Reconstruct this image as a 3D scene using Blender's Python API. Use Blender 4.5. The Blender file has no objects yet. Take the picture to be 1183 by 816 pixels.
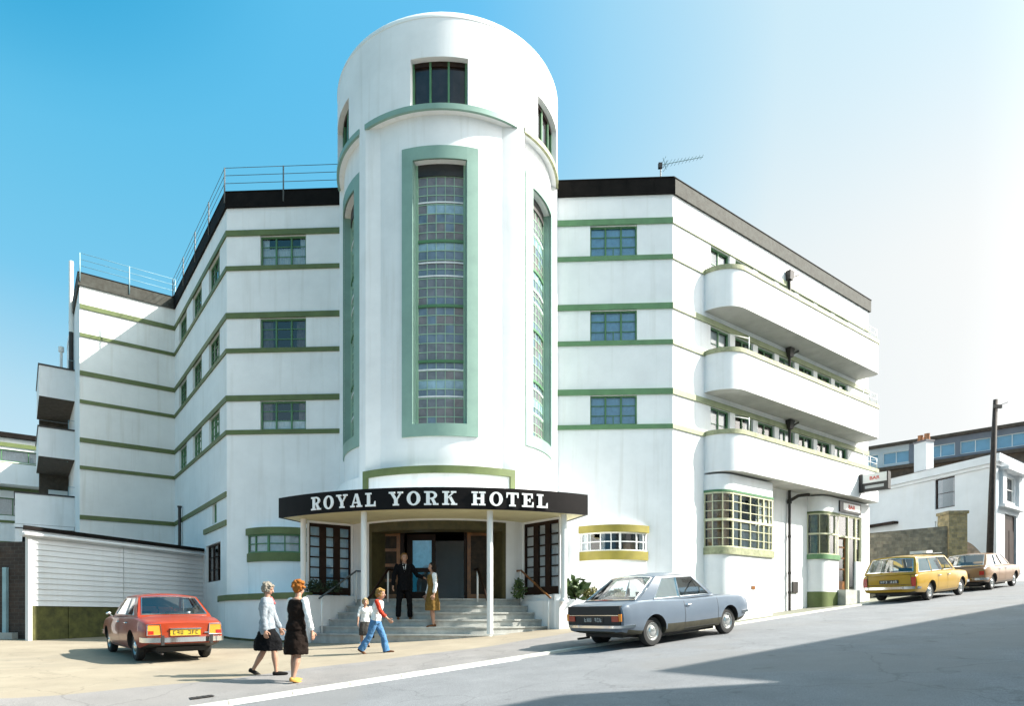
import bpy, bmesh, math, random
from mathutils import Vector, Matrix
import numpy as np
random.seed(7)
D = bpy.data
COL = bpy.context.scene.collection
E0 = 1.4                                   # eye height; all "h" numbers are heights relative to the eye
R_ = math.radians

# ------------------------------------------------------------------ materials
def mat(name, col, rough=.6, var=.06, scale=1.5, bump=0., bscale=40., metal=0., spec=.5, var2=None, coat=0.):
    m = D.materials.new(name); m.use_nodes = True
    nt = m.node_tree; N = nt.nodes; Lk = nt.links
    b = N['Principled BSDF']
    b.inputs['Roughness'].default_value = rough
    b.inputs['Metallic'].default_value = metal
    b.inputs['Specular IOR Level'].default_value = spec
    b.inputs['Coat Weight'].default_value = coat
    c = (col[0], col[1], col[2], 1)
    tc = N.new('ShaderNodeTexCoord')
    if var > 0:
        n = N.new('ShaderNodeTexNoise'); n.inputs['Scale'].default_value = scale; n.inputs['Detail'].default_value = 6
        n.inputs['Roughness'].default_value = .65
        Lk.new(tc.outputs['Object'], n.inputs['Vector'])
        r = N.new('ShaderNodeValToRGB')
        r.color_ramp.elements[0].position = .3; r.color_ramp.elements[1].position = .72
        lo = var2 if var2 else tuple(x*(1-var*1.6) for x in col)
        r.color_ramp.elements[0].color = (lo[0], lo[1], lo[2], 1)
        r.color_ramp.elements[1].color = tuple(min(1, x*(1+var*.6)) for x in col)+(1,)
        Lk.new(n.outputs['Fac'], r.inputs['Fac']); Lk.new(r.outputs['Color'], b.inputs['Base Color'])
    else:
        b.inputs['Base Color'].default_value = c
    if bump > 0:
        n2 = N.new('ShaderNodeTexNoise'); n2.inputs['Scale'].default_value = bscale; n2.inputs['Detail'].default_value = 5
        Lk.new(tc.outputs['Object'], n2.inputs['Vector'])
        bp = N.new('ShaderNodeBump'); bp.inputs['Strength'].default_value = bump; bp.inputs['Distance'].default_value = .02
        Lk.new(n2.outputs['Fac'], bp.inputs['Height']); Lk.new(bp.outputs['Normal'], b.inputs['Normal'])
    return m

def glass_mat(name, tint=(.75, .85, .9), base=.06, rough=.02, gl=(1, 1, 1)):
    m = D.materials.new(name); m.use_nodes = True
    nt = m.node_tree; N = nt.nodes; Lk = nt.links
    N.remove(N['Principled BSDF'])
    out = N['Material Output']
    tr = N.new('ShaderNodeBsdfTransparent'); tr.inputs['Color'].default_value = tint+(1,)
    g = N.new('ShaderNodeBsdfGlossy'); g.inputs['Roughness'].default_value = rough; g.inputs['Color'].default_value = gl+(1,)
    fr = N.new('ShaderNodeFresnel'); fr.inputs['IOR'].default_value = 1.5
    ad = N.new('ShaderNodeMath'); ad.operation = 'ADD'; ad.use_clamp = True; ad.inputs[1].default_value = base
    mx = N.new('ShaderNodeMixShader')
    Lk.new(fr.outputs[0], ad.inputs[0]); Lk.new(ad.outputs[0], mx.inputs[0])
    Lk.new(tr.outputs[0], mx.inputs[1]); Lk.new(g.outputs[0], mx.inputs[2]); Lk.new(mx.outputs[0], out.inputs['Surface'])
    return m

def streaked(name, col, rough=.75, dirt=(.45, .42, .36), amount=.5):
    """painted render with faint vertical rain streaks and soft blotches"""
    m = mat(name, col, rough, .06, .8, bump=.12, bscale=55)
    nt = m.node_tree; N = nt.nodes; Lk = nt.links; b = N['Principled BSDF']
    src = b.inputs['Base Color'].links[0].from_socket
    tc = N.new('ShaderNodeTexCoord'); mp = N.new('ShaderNodeMapping'); mp.inputs['Scale'].default_value = (2.6, 2.6, .16)
    n = N.new('ShaderNodeTexNoise'); n.inputs['Scale'].default_value = 1.6; n.inputs['Detail'].default_value = 7
    Lk.new(tc.outputs['Object'], mp.inputs['Vector']); Lk.new(mp.outputs[0], n.inputs['Vector'])
    r = N.new('ShaderNodeValToRGB'); r.color_ramp.elements[0].position = .55; r.color_ramp.elements[1].position = .85
    r.color_ramp.elements[0].color = (0, 0, 0, 1); r.color_ramp.elements[1].color = (amount,)*3+(1,)
    Lk.new(n.outputs['Fac'], r.inputs['Fac'])
    mx = N.new('ShaderNodeMixRGB'); mx.inputs[2].default_value = dirt+(1,)
    Lk.new(r.outputs['Color'], mx.inputs[0]); Lk.new(src, mx.inputs[1]); Lk.new(mx.outputs[0], b.inputs['Base Color'])
    return m

def brick_mat(name, c1, c2, mortar, scale=1., w=.5, hgt=.25, rough=.9):
    m = D.materials.new(name); m.use_nodes = True
    nt = m.node_tree; N = nt.nodes; Lk = nt.links; b = N['Principled BSDF']; b.inputs['Roughness'].default_value = rough
    tc = N.new('ShaderNodeTexCoord')
    sp = N.new('ShaderNodeSeparateXYZ'); cb = N.new('ShaderNodeCombineXYZ'); ad = N.new('ShaderNodeMath'); ad.operation = 'ADD'
    Lk.new(tc.outputs['Object'], sp.inputs[0]); Lk.new(sp.outputs['X'], ad.inputs[0]); Lk.new(sp.outputs['Y'], ad.inputs[1])
    Lk.new(ad.outputs[0], cb.inputs['X']); Lk.new(sp.outputs['Z'], cb.inputs['Y'])
    nz = N.new('ShaderNodeTexNoise'); nz.inputs['Scale'].default_value = 5; nz.inputs['Detail'].default_value = 5
    Lk.new(tc.outputs['Object'], nz.inputs['Vector'])
    br = N.new('ShaderNodeTexBrick'); br.inputs['Scale'].default_value = scale
    br.inputs['Brick Width'].default_value = w; br.inputs['Row Height'].default_value = hgt; br.inputs['Mortar Size'].default_value = .014
    br.inputs['Color1'].default_value = c1+(1,); br.inputs['Color2'].default_value = c2+(1,); br.inputs['Mortar'].default_value = mortar+(1,)
    Lk.new(cb.outputs[0], br.inputs['Vector'])
    mx = N.new('ShaderNodeMixRGB'); mx.blend_type = 'OVERLAY'; mx.inputs[0].default_value = .7
    Lk.new(br.outputs['Color'], mx.inputs[1]); Lk.new(nz.outputs['Fac'], mx.inputs[2]); Lk.new(mx.outputs[0], b.inputs['Base Color'])
    bp = N.new('ShaderNodeBump'); bp.inputs['Strength'].default_value = .6; bp.inputs['Distance'].default_value = .03
    Lk.new(br.outputs['Fac'], bp.inputs['Height']); bp.invert = True; Lk.new(bp.outputs['Normal'], b.inputs['Normal'])
    return m

M = {}
M['white'] = streaked('white_render', (.84, .84, .845), amount=.34)
M['white_worn'] = streaked('white_render_worn', (.80, .80, .78), amount=.5, dirt=(.5, .45, .36))
M['trim_white'] = mat('white_gloss_paint', (.80, .80, .78), .4, .04)
M['green'] = mat('green_paint', (.125, .25, .115), .5, .15, 2.5)
M['olive'] = mat('olive_paint', (.115, .15, .048), .55, .15, 2.5)
M['teal'] = mat('pale_green_paint', (.235, .365, .305), .5, .10, 1.5)
M['coping'] = mat('worn_green_cap', (.36, .37, .22), .7, .3, 6)
M['frame'] = mat('green_steel_frame', (.08, .20, .09), .4, .1)
M['frame_pale'] = mat('pale_green_bar', (.33, .5, .36), .45, .1)
M['frame_cream'] = mat('cream_steel_frame', (.62, .60, .40), .45, .1)
M['yellow_band'] = mat('mustard_band_paint', (.27, .225, .035), .55, .15, 3)
M['black'] = mat('bitumen_parapet', (.010, .008, .007), .8, .35, 3, spec=.12, bump=.2, bscale=20)
M['parapet_grey'] = mat('weathered_sunlit_parapet', (.052, .054, .046), .85, .4, 5, bump=.25, bscale=30, var2=(.028, .025, .018))  # stained, and greyed in the colour for the sunlit recess and street sides
M['fascia'] = mat('black_fascia', (.007, .005, .005), .5, .25, 3, spec=.15)
M['letter'] = mat('white_letter', (.90, .90, .89), .4, 0)
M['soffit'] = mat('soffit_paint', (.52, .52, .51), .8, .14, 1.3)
M['cream'] = mat('cream_soffit', (.66, .60, .36), .7, .08)
M['glass'] = glass_mat('window_glass', (.88, .94, .96), .05)
M['mirror_glass'] = glass_mat('door_glass', (.93, .96, .98), .10, .02)
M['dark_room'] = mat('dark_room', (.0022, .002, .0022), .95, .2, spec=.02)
M['net'] = mat('net_curtain', (.72, .74, .76), .9, .1, 8)
M['net_blue'] = mat('sky_reflection_net', (.42, .72, .95), .9, .14, 7)  # net curtains with the sky's reflected blue put into their colour
M['sunlit_band'] = mat('sunlit_band_paint', (.33, .36, .21), .6, .15, 3)  # street-side green bands, colour paled to stand for glaring sun
M['drape'] = mat('patterned_drape', (.50, .34, .16), .9, .5, 9, var2=(.30, .10, .04))
M['drape_dk'] = mat('dull_drape', (.20, .15, .15), .9, .4, 5)
M['wood'] = mat('varnished_wood', (.25, .10, .028), .35, .35, 4)
M['wood_dk'] = mat('dark_wood', (.028, .013, .008), .5, .3, 4, spec=.2)
M['stone_step'] = mat('step_stone', (.42, .42, .39), .85, .2, 4, bump=.15, bscale=30)
M['steel'] = mat('galvanised_rail', (.10, .12, .13), .5, .2)
M['steel_lt'] = mat('pale_blue_rail', (.25, .40, .45), .5, .2)
M['white_metal'] = mat('white_metal', (.8, .8, .78), .35, .03)
M['iron'] = mat('black_iron_pipe', (.03, .025, .022), .5, .3)
M['leaf'] = mat('leaf_green', (.07, .12, .03), .6, .3, 12)
M['leaf_dk'] = mat('leaf_dark', (.025, .05, .018), .6, .3, 12)
M['leaf_yel'] = mat('leaf_yellow', (.20, .19, .05), .6, .3, 12)
M['jamb'] = mat('olive_jamb', (.085, .07, .024), .6, .3, 4)
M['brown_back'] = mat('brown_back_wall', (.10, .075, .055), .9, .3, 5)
for i, c in enumerate(((.215, .19, .20), (.195, .20, .225), (.17, .225, .295), (.30, .44, .53))):
    M['tp%d' % i] = mat('tower_pane_%s' % ('rose', 'violet', 'blue', 'pale')[i], c, .16, .25, 3, spec=.6)
M['tar'] = mat('chrome', (.75, .75, .75), .15, 0, metal=1.)

# ------------------------------------------------------------------ mesh builder
class MB:
    def __init__(s): s.v = []; s.f = []; s.m = []
    def add(s, pts): i = len(s.v); s.v += [Vector(p) for p in pts]; return i
    def face(s, pts, m=0):
        i = s.add(pts); s.f.append(tuple(range(i, i+len(pts)))); s.m.append(m)
    def hexa(s, b, t, m=0):
        i = s.add(list(b)+list(t))
        for q in ((3, 2, 1, 0), (4, 5, 6, 7), (0, 1, 5, 4), (1, 2, 6, 5), (2, 3, 7, 6), (3, 0, 4, 7)):
            s.f.append(tuple(i+k for k in q)); s.m.append(m)
    def box(s, x0, x1, y0, y1, z0, z1, m=0, T=None):
        b = [Vector(p) for p in ((x0, y0, z0), (x1, y0, z0), (x1, y1, z0), (x0, y1, z0))]
        t = [Vector(p) for p in ((x0, y0, z1), (x1, y0, z1), (x1, y1, z1), (x0, y1, z1))]
        if T is not None: b = [T @ p for p in b]; t = [T @ p for p in t]
        s.hexa(b, t, m)
    def prism(s, plan, z0, z1, m=0, mtop=None):
        n = len(plan)
        i = s.add([(p[0], p[1], z0) for p in plan]+[(p[0], p[1], z1) for p in plan])
        s.f.append(tuple(i+k for k in reversed(range(n)))); s.m.append(m)
        s.f.append(tuple(i+n+k for k in range(n))); s.m.append(m if mtop is None else mtop)
        for k in range(n):
            j = (k+1) % n
            s.f.append((i+k, i+j, i+n+j, i+n+k)); s.m.append(m)
    def rings(s, rings, m=0, cap=True, closed=True):
        n = len(rings[0]); i0 = len(s.v)
        for r in rings: s.add(r)
        for a in range(len(rings)-1):
            for k in range(n if closed else n-1):
                j = (k+1) % n
                s.f.append((i0+a*n+k, i0+a*n+j, i0+(a+1)*n+j, i0+(a+1)*n+k)); s.m.append(m)
        if cap:
            s.f.append(tuple(i0+k for k in reversed(range(n)))); s.m.append(m)
            e = i0+(len(rings)-1)*n
            s.f.append(tuple(e+k for k in range(n))); s.m.append(m)
    def tube(s, path, r, n=8, m=0, cap=True):
        path = [Vector(p) for p in path]
        rs = r if isinstance(r, (list, tuple)) else [r]*len(path)
        out = []; prev = None
        for i, p in enumerate(path):
            if i == 0: d = path[1]-p
            elif i == len(path)-1: d = p-path[i-1]
            else: d = (path[i+1]-p).normalized()+(p-path[i-1]).normalized()
            d.normalize()
            if prev is None:
                a = Vector((0, 0, 1)) if abs(d.z) < .9 else Vector((1, 0, 0))
                x = d.cross(a).normalized()
            else:
                x = (prev-d*prev.dot(d)).normalized()
            prev = x; y = d.cross(x)
            out.append([p+(x*math.cos(t)+y*math.sin(t))*rs[i] for t in (2*math.pi*k/n for k in range(n))])
        s.rings(out, m, cap)
    def lathe(s, prof, n=20, m=0, T=None, cap=False):
        """prof: (radius, z) pairs, turned about z"""
        out = []
        for r, z in prof:
            ring = [Vector((r*math.cos(2*math.pi*k/n), r*math.sin(2*math.pi*k/n), z)) for k in range(n)]
            if T is not None: ring = [T @ p for p in ring]
            out.append(ring)
        s.rings(out, m, cap)
    def ball(s, c, rx, ry, rz, n=12, m=0, T=None):
        c = Vector(c); out = []
        k2 = max(4, n//2)
        for a in range(k2+1):
            t = math.pi*(a/k2) if 0 < a < k2 else (.02 if a == 0 else math.pi-.02)
            ring = [Vector((rx*math.sin(t)*math.cos(q), ry*math.sin(t)*math.sin(q), -rz*math.cos(t))) for q in (2*math.pi*k/n for k in range(n))]
            ring = [(T @ p if T is not None else p)+c for p in ring]
            out.append(ring)
        s.rings(out, m, True)
    def build(s, name, mats, parent=None, origin=None, smooth=False, angle=None, label=None):
        me = D.meshes.new(name)
        o = Vector(origin) if origin is not None else (Vector(parent['base']) if parent is not None and 'base' in parent.keys() else Vector((0, 0, 0)))
        me.from_pydata([tuple(p-o) for p in s.v], [], s.f)
        mats = mats if isinstance(mats, (list, tuple)) else [mats]
        for x in mats: me.materials.append(M[x] if isinstance(x, str) else x)
        me.polygons.foreach_set('material_index', s.m)
        bm = bmesh.new(); bm.from_mesh(me)
        bmesh.ops.remove_doubles(bm, verts=bm.verts, dist=1e-5)
        bmesh.ops.recalc_face_normals(bm, faces=bm.faces)
        bm.to_mesh(me); bm.free()
        if smooth or angle:
            me.polygons.foreach_set('use_smooth', [True]*len(me.polygons))
            if angle: me.set_sharp_from_angle(angle=R_(angle))
        ob = D.objects.new(name, me); COL.objects.link(ob)
        if parent is not None:
            ob.parent = parent
            if origin is not None and 'base' in parent.keys(): ob.location = o-Vector(parent['base'])
        elif origin is not None: ob.location = o
        if label: ob['label'] = label
        ob['base'] = list(o)
        return ob

def thing(name, label, cat, base, group=None):
    o = D.objects.new(name, None); COL.objects.link(o); o.location = base
    o['label'] = label; o['category'] = cat; o['base'] = list(base); o.empty_display_size = .2
    if group: o['group'] = group
    return o
def tag(o, label=None, cat=None, group=None, kind=None):
    if label: o['label'] = label
    if cat: o['category'] = cat
    if group: o['group'] = group
    if kind: o['kind'] = kind
    return o
def copy_tree(o, parent=None):
    c = o.copy(); COL.objects.link(c)
    if parent is not None: c.parent = parent
    for ch in list(o.children): copy_tree(ch, c)
    return c

# ------------------------------------------------------------------ place geometry (metres, eye at height E0, street climbing along U)
U = Vector((.80972, .58681)); V = Vector((.58681, -.80972))      # along the street, and away from the hotel
def uv(p, q): return (U.x*p+V.x*q, U.y*p+V.y*q)
def u_eff(a):
    if a > 36: a = 36+(a-36)*.45
    if a > 60: a = 60
    if a < -30: a = -30
    return a
def G(x, y, road=False):
    a = U.x*x+U.y*y; b = V.x*x+V.y*y
    p = -1.4+.0825*u_eff(a)
    if not road:
        fl = -1.1+.03*min(20, max(0, -12-b)); w = min(1, max(0, (-9.6-b)/2.)); w = w*w*(3-2*w)
        d = fl-p; k = .12
        p += w*(k*math.log1p(math.exp(d/k)) if d/k < 30 else d)
    return p+E0
class Fr:                                                        # a straight wall seen from outside: s to the right, out towards the viewer
    def __init__(s, P, Q=None, d=None):
        s.P = Vector(P); s.d = (Vector(Q)-s.P).normalized() if Q is not None else Vector(d).normalized()
        s.L = (Vector(Q)-s.P).length if Q is not None else None
        s.n = Vector((s.d.y, -s.d.x))
    def xy(s, a, out=0): return s.P+s.d*a+s.n*out
    def p(s, a, out, h): q = s.xy(a, out); return Vector((q.x, q.y, h+E0))
    def T(s, a, out, h):
        q = s.p(a, out, h)
        m = Matrix(((s.d.x, -s.n.x, 0, q.x), (s.d.y, -s.n.y, 0, q.y), (0, 0, 1, q.z), (0, 0, 0, 1)))
        return m                                                 # local x right, y inwards, z up
    def box(s, mb, a0, a1, o0, o1, h0, h1, m=0):
        mb.hexa([s.p(a0, o0, h0), s.p(a1, o0, h0), s.p(a1, o1, h0), s.p(a0, o1, h0)],
                [s.p(a0, o0, h1), s.p(a1, o0, h1), s.p(a1, o1, h1), s.p(a0, o1, h1)], m)
cL = Vector((-9.177, 22.943)); cR = Vector((6.464, 22.161)); cI = Vector((-14.661, 30.510)); cJ = Vector((-17.757, 28.267))
W_ = -V
cEnd = cR+U*14.57
FF = Fr(cL, cR); FR = Fr(cR, cEnd); FL = Fr(cI, cL); FC = Fr(cJ, cI)
TA = Vector((-1.265, 22.547)); TR = 3.783                        # tower axis and radius
def tw(th, r, h, C=TA): return Vector((C.x+r*math.sin(R_(th)), C.y-r*math.cos(R_(th)), h+E0))
def arcbox(mb, r0, r1, t0, t1, h0, h1, n=8, m=0, C=TA, h0b=None, h1b=None):
    rs = []
    for k in range(n+1):
        t = t0+(t1-t0)*k/n
        rs.append([tw(t, r0, h0, C), tw(t, r1, h0, C), tw(t, r1, h1, C), tw(t, r0, h1, C)])
    mb.rings(rs, m)

def wall(mb, fr, a0, a1, h0, h1, holes=(), depth=.16, m=0, mr=None):
    mr = m if mr is None else mr
    xs = sorted({a0, a1, *[x for h in holes for x in h[:2]]}); zs = sorted({h0, h1, *[x for h in holes for x in h[2:4]]})
    for i in range(len(xs)-1):
        for j in range(len(zs)-1):
            cx, cz = (xs[i]+xs[i+1])/2, (zs[j]+zs[j+1])/2
            if any(h[0] < cx < h[1] and h[2] < cz < h[3] for h in holes): continue
            mb.face([fr.p(xs[i], 0, zs[j]), fr.p(xs[i+1], 0, zs[j]), fr.p(xs[i+1], 0, zs[j+1]), fr.p(xs[i], 0, zs[j+1])], m)
    for (b0, b1, z0, z1) in [h[:4] for h in holes]:
        for (p, q) in (((b0, z0), (b1, z0)), ((b1, z0), (b1, z1)), ((b1, z1), (b0, z1)), ((b0, z1), (b0, z0))):
            mb.face([fr.p(p[0], 0, p[1]), fr.p(q[0], 0, q[1]), fr.p(q[0], -depth, q[1]), fr.p(p[0], -depth, p[1])], mr)

def offset_line(pts, out):
    pts = [Vector(p) for p in pts]; res = []
    for i, p in enumerate(pts):
        ns = []
        if i > 0: d = (p-pts[i-1]).normalized(); ns.append(Vector((d.y, -d.x)))
        if i < len(pts)-1: d = (pts[i+1]-p).normalized(); ns.append(Vector((d.y, -d.x)))
        if len(ns) == 1: res.append(p+ns[0]*out)
        else:
            b = (ns[0]+ns[1]).normalized(); res.append(p+b*(out/max(.3, b.dot(ns[0]))))
    return res
def band(mb, pts, o0, o1, h0, h1, m=0):
    A = offset_line(pts, o0); B = offset_line(pts, o1)
    mb.rings([[(a.x, a.y, h0+E0), (b.x, b.y, h0+E0), (b.x, b.y, h1+E0), (a.x, a.y, h1+E0)] for a, b in zip(A, B)], m)
# ================================================================== HOTEL
HB = (TA.x, TA.y, G(TA.x, TA.y-4))
hotel = thing('hotel_building', 'white curved-tower corner hotel with green bands, black parapets and rounded balconies', 'hotel', HB)
BT = [(13.70, 12.43), (10.77, 9.50), (7.83, 6.60)]              # tops of the two green bands of each floor
LFL = FL.L
_wc = {}
def window(fr, a0, a1, h0, h1, cols, rows, fm='frame', cur='net_low', depth=.16, bars=None, parent=None, gm='glass', name='window'):
    parent = parent or hotel
    w, hh = round(a1-a0, 3), round(h1-h0, 3)
    key = (w, hh, cols, rows, fm, cur, str(bars), gm, name)
    if key not in _wc:
        mb = MB(); y0, y1 = depth-.07, depth-.015
        mb.box(0, w, y0, y1, 0, .055); mb.box(0, w, y0, y1, hh-.055, hh); mb.box(0, .05, y0, y1, .055, hh-.055); mb.box(w-.05, w, y0, y1, .055, hh-.055)
        for k in range(1, cols): x = w*k/cols; mb.box(x-.028, x+.028, y0+.004, y1, .055, hh-.055)
        for c in range(cols):
            xa, xb = w*c/cols+.03, w*(c+1)/cols-.03
            for k in range(1, rows):
                z = hh*k/rows; mb.box(xa, xb, y0+.02, y1-.01, z-.013, z+.013)
            if cols == 3 and c != 1 and bars: pass
            if bars and c == 1: mb.box((xa+xb)/2-.012, (xa+xb)/2+.012, y0+.022, y1-.011, .06, hh*.34)
        f = mb.build(name, fm, None); f['base'] = [0, 0, 0]; f.parent = parent
        g = MB(); g.face([(0.02, y1-.012, .02), (w-.02, y1-.012, .02), (w-.02, y1-.012, hh-.02), (.02, y1-.012, hh-.02)])
        g.build('pane', gm, f)
        b = MB(); d = depth+.9
        for q in ([(0, d, 0), (w, d, 0), (w, d, hh), (0, d, hh)], [(0, depth, 0), (0, d, 0), (0, d, hh), (0, depth, hh)], [(w, depth, 0), (w, d, 0), (w, d, hh), (w, depth, hh)],
                  [(0, depth, 0), (w, depth, 0), (w, d, 0), (0, d, 0)], [(0, depth, hh), (w, depth, hh), (w, d, hh), (0, d, hh)]): b.face(q)
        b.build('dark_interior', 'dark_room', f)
        def drape(x0, x1, z0, z1, m, amp=.02, per=.09):
            c = MB(); n = max(6, int((x1-x0)/.03)); rr = random.Random(len(_wc)*7+int(x0*10))
            ph = rr.random()*6
            for i in range(n):
                xa = x0+(x1-x0)*i/n; xb = x0+(x1-x0)*(i+1)/n
                ya = depth+.06+amp*math.sin(xa/per*6.28+ph); yb = depth+.06+amp*math.sin(xb/per*6.28+ph)
                c.face([(xa, ya, z0), (xb, yb, z0), (xb, yb, z1), (xa, ya, z1)])
            c.build('curtain', m, f, smooth=True)
        if cur == 'net': drape(.02, w-.02, .03, hh-.03, 'net')
        if cur == 'net_blue':
            c = MB(); n = 40
            for i in range(n):
                xa, xb = .02+(w-.04)*i/n, .02+(w-.04)*(i+1)/n
                c.face([(xa, depth+.02+.012*math.sin(xa*70), .03), (xb, depth+.02+.012*math.sin(xb*70), .03), (xb, depth+.02+.012*math.sin(xb*70), hh-.03), (xa, depth+.02+.012*math.sin(xa*70), hh-.03)])
            c.build('curtain', 'net_blue', f, smooth=True)
        if cur == 'blind': drape(.02, w-.02, .03, hh-.03, 'blue_blind', .004)
        if cur == 'net_low': drape(.02, w-.02, .03, hh*.38, 'net'); drape(.02, w*.22, hh*.38, hh-.03, 'drape_dk'); drape(w*.8, w-.02, hh*.38, hh-.03, 'drape_dk')
        if cur == 'net_mid': drape(.02, w-.02, .03, hh*.66, 'net'); drape(.02, w*.16, hh*.66, hh-.03, 'net'); drape(w*.84, w-.02, hh*.66, hh-.03, 'net')
        if cur == 'drapes': drape(.02, w*.24, .03, hh-.03, 'drape_dk'); drape(w*.76, w-.02, .03, hh-.03, 'drape_dk')
        _wc[key] = f; ob = f
    else:
        ob = copy_tree(_wc[key], parent)
    pb = Vector(parent['base'])
    ob.matrix_basis = Matrix.Translation(-pb) @ fr.T(a0, 0, h0)
    return ob

# ---- main walls with window openings
holesF = [(s0, s1, b, t-.2) for t, b in BT for s0, s1 in ((1.21, 2.86), (12.84, 14.45))]
holesL = [(LFL-t1, LFL-t0, b, t-.2) for t, b in BT for t0, t1 in ((1.0, 2.65), (3.85, 5.5), (6.7, 8.35))]
holesL += [(LFL-2.1, LFL-1.45, 3.5, 4.25), (LFL-3.1, LFL-.88, 1.3, 2.74)]
DT = [(2.15+1.53*k, 3.35+1.53*k) for k in range(7)]
holesR = [(a, b, t-2.45, t-.2) for t, bb in BT for a, b in DT]
mb = MB(); wall(mb, FF, 0, FF.L, -1.7, 15.0, holesF); mb.build('front_wall', 'white', hotel)
mb = MB(); wall(mb, FL, 0, LFL, -1.7, 15.0, holesL); mb.build('side_wall', 'white', hotel)
mb = MB(); wall(mb, FC, 0, FC.L, -1.7, 15.0); mb.build('side_wall', 'white_worn', hotel)
mb = MB(); wall(mb, FR, 0, FR.L, -1.7, 15.0, holesR); mb.build('street_wall', 'white', hotel)
pA = cEnd+W_*9; pB = cJ+W_*9
mb = MB()
for P, Q in ((cEnd, pA), (pA, pB), (pB, cJ)):
    f = Fr(P, Q); wall(mb, f, 0, f.L, -1.7, 15.0)
mb.build('rear_wall', 'white', hotel)
mb = MB(); mb.prism([tuple(p) for p in (cL, cR, cEnd, pA, pB, cJ, cI)], 14.55+E0, 14.7+E0); mb.build('roof', 'black', hotel)
# ---- windows
for fr, hs, cur in ((FF, holesF, None), (FL, holesL[:9], 'drapes')):
    for (a0, a1, h0, h1) in hs:
        c = cur or ('net_blue' if a0 > 5 else ('net_low' if h0 < 7 else 'drapes' if h0 < 10 else 'net_mid'))
        window(fr, a0, a1, h0+.003, h1-.003, 3, 3, 'frame', c, bars=(a0 > 5))
window(FL, LFL-2.1, LFL-1.45, 3.5, 4.25, 1, 2, 'frame', 'drapes')
window(FL, LFL-3.1, LFL-.88, 1.3, 2.74, 3, 3, 'wood_dk', 'drapes')
for i, (a0, a1, h0, h1) in enumerate(holesR):
    window(FR, a0, a1, h0, h1-.003, 2, 4, 'frame', ('net', 'drapes', 'net_mid')[(i*5+i//7) % 3], name='balcony_window')
# ---- green string bands
mb = MB()
for i, (t, b) in enumerate(BT):
    band(mb, [cJ, cI, cL, cL+FF.d*4.3], -.02, .045, t-.2, t)
    band(mb, [cJ, cI, cL, cL+FF.d*4.3], -.02, .045, b-.155, b)
band(mb, [cJ, cI, cL], -.02, .045, 4.24, 4.43)
band(mb, [cL-FL.d*3.4, cL], -.02, .05, 3.22, 3.42)
mb.build('string_band', 'olive', hotel)
mb = MB()
for i, (t, b) in enumerate(BT):
    band(mb, [cL+FF.d*11.3, cR+FF.n*0], -.02, .045, t-.2, t)
    band(mb, [cL+FF.d*11.3, cR], -.02, .045, b-.155, b)
mb.build('string_band', 'green', hotel)
mb = MB()
for i, (t, b) in enumerate(BT):
    band(mb, [cR-U*.04, cEnd], -.02, .045, t-.201, t+.001)
    band(mb, [cR-U*.04, cR+U*1.95], -.02, .045, b-.156, b+.001)
mb.build('string_band', 'sunlit_band', hotel)
# ---- black parapets
mb = MB(); band(mb, [cI+FL.d*.05, cL, cL+FF.d*4.3], -.3, .07, 14.5, 15.04); mb.build('parapet', 'black', hotel)
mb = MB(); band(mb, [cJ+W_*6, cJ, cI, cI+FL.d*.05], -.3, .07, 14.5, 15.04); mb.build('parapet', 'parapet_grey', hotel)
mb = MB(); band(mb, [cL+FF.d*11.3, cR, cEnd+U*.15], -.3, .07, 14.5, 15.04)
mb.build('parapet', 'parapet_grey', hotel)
mb = MB(); band(mb, [cL+FF.d*11.3, cR+FF.d*.068], .02, .074, 14.497, 15.043)
for k in range(1, 5): FF.box(mb, 11.3+k*.93, 11.33+k*.93, .07, .085, 14.5, 15.05)
mb.build('parapet', 'black', hotel)
mb = MB(); band(mb, [cJ+W_*6, cJ, cI, cL, cL+FF.d*4.3], -.2, .0875, 15.04, 15.07); band(mb, [cL+FF.d*11.3, cR, cEnd+U*.17], -.2, .0875, 15.04, 15.07); mb.build('parapet_cap', 'black', hotel)
# ---- roof railings
def railing(pts, n_each, m, posts_h=.86, r=.010):
    mb = MB(); P = offset_line(pts, .085)
    for hz in (.30, .58, .85):
        mb.tube([(p.x, p.y, 15.04+hz+E0) for p in P], r, 6)
    for a, b, n in zip(P[:-1], P[1:], n_each):
        for k in range(n+1):
            q = a.lerp(b, k/n); mb.tube([(q.x, q.y, 14.65+E0), (q.x, q.y, 15.04+posts_h+E0)], .026, 6)
    mb.build('roof_railing', m, hotel, smooth=True)
railing([cI, cL, cL+FF.d*4.2], [4, 2], 'steel')
railing([cJ, cI], [2], 'steel_lt')

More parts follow.
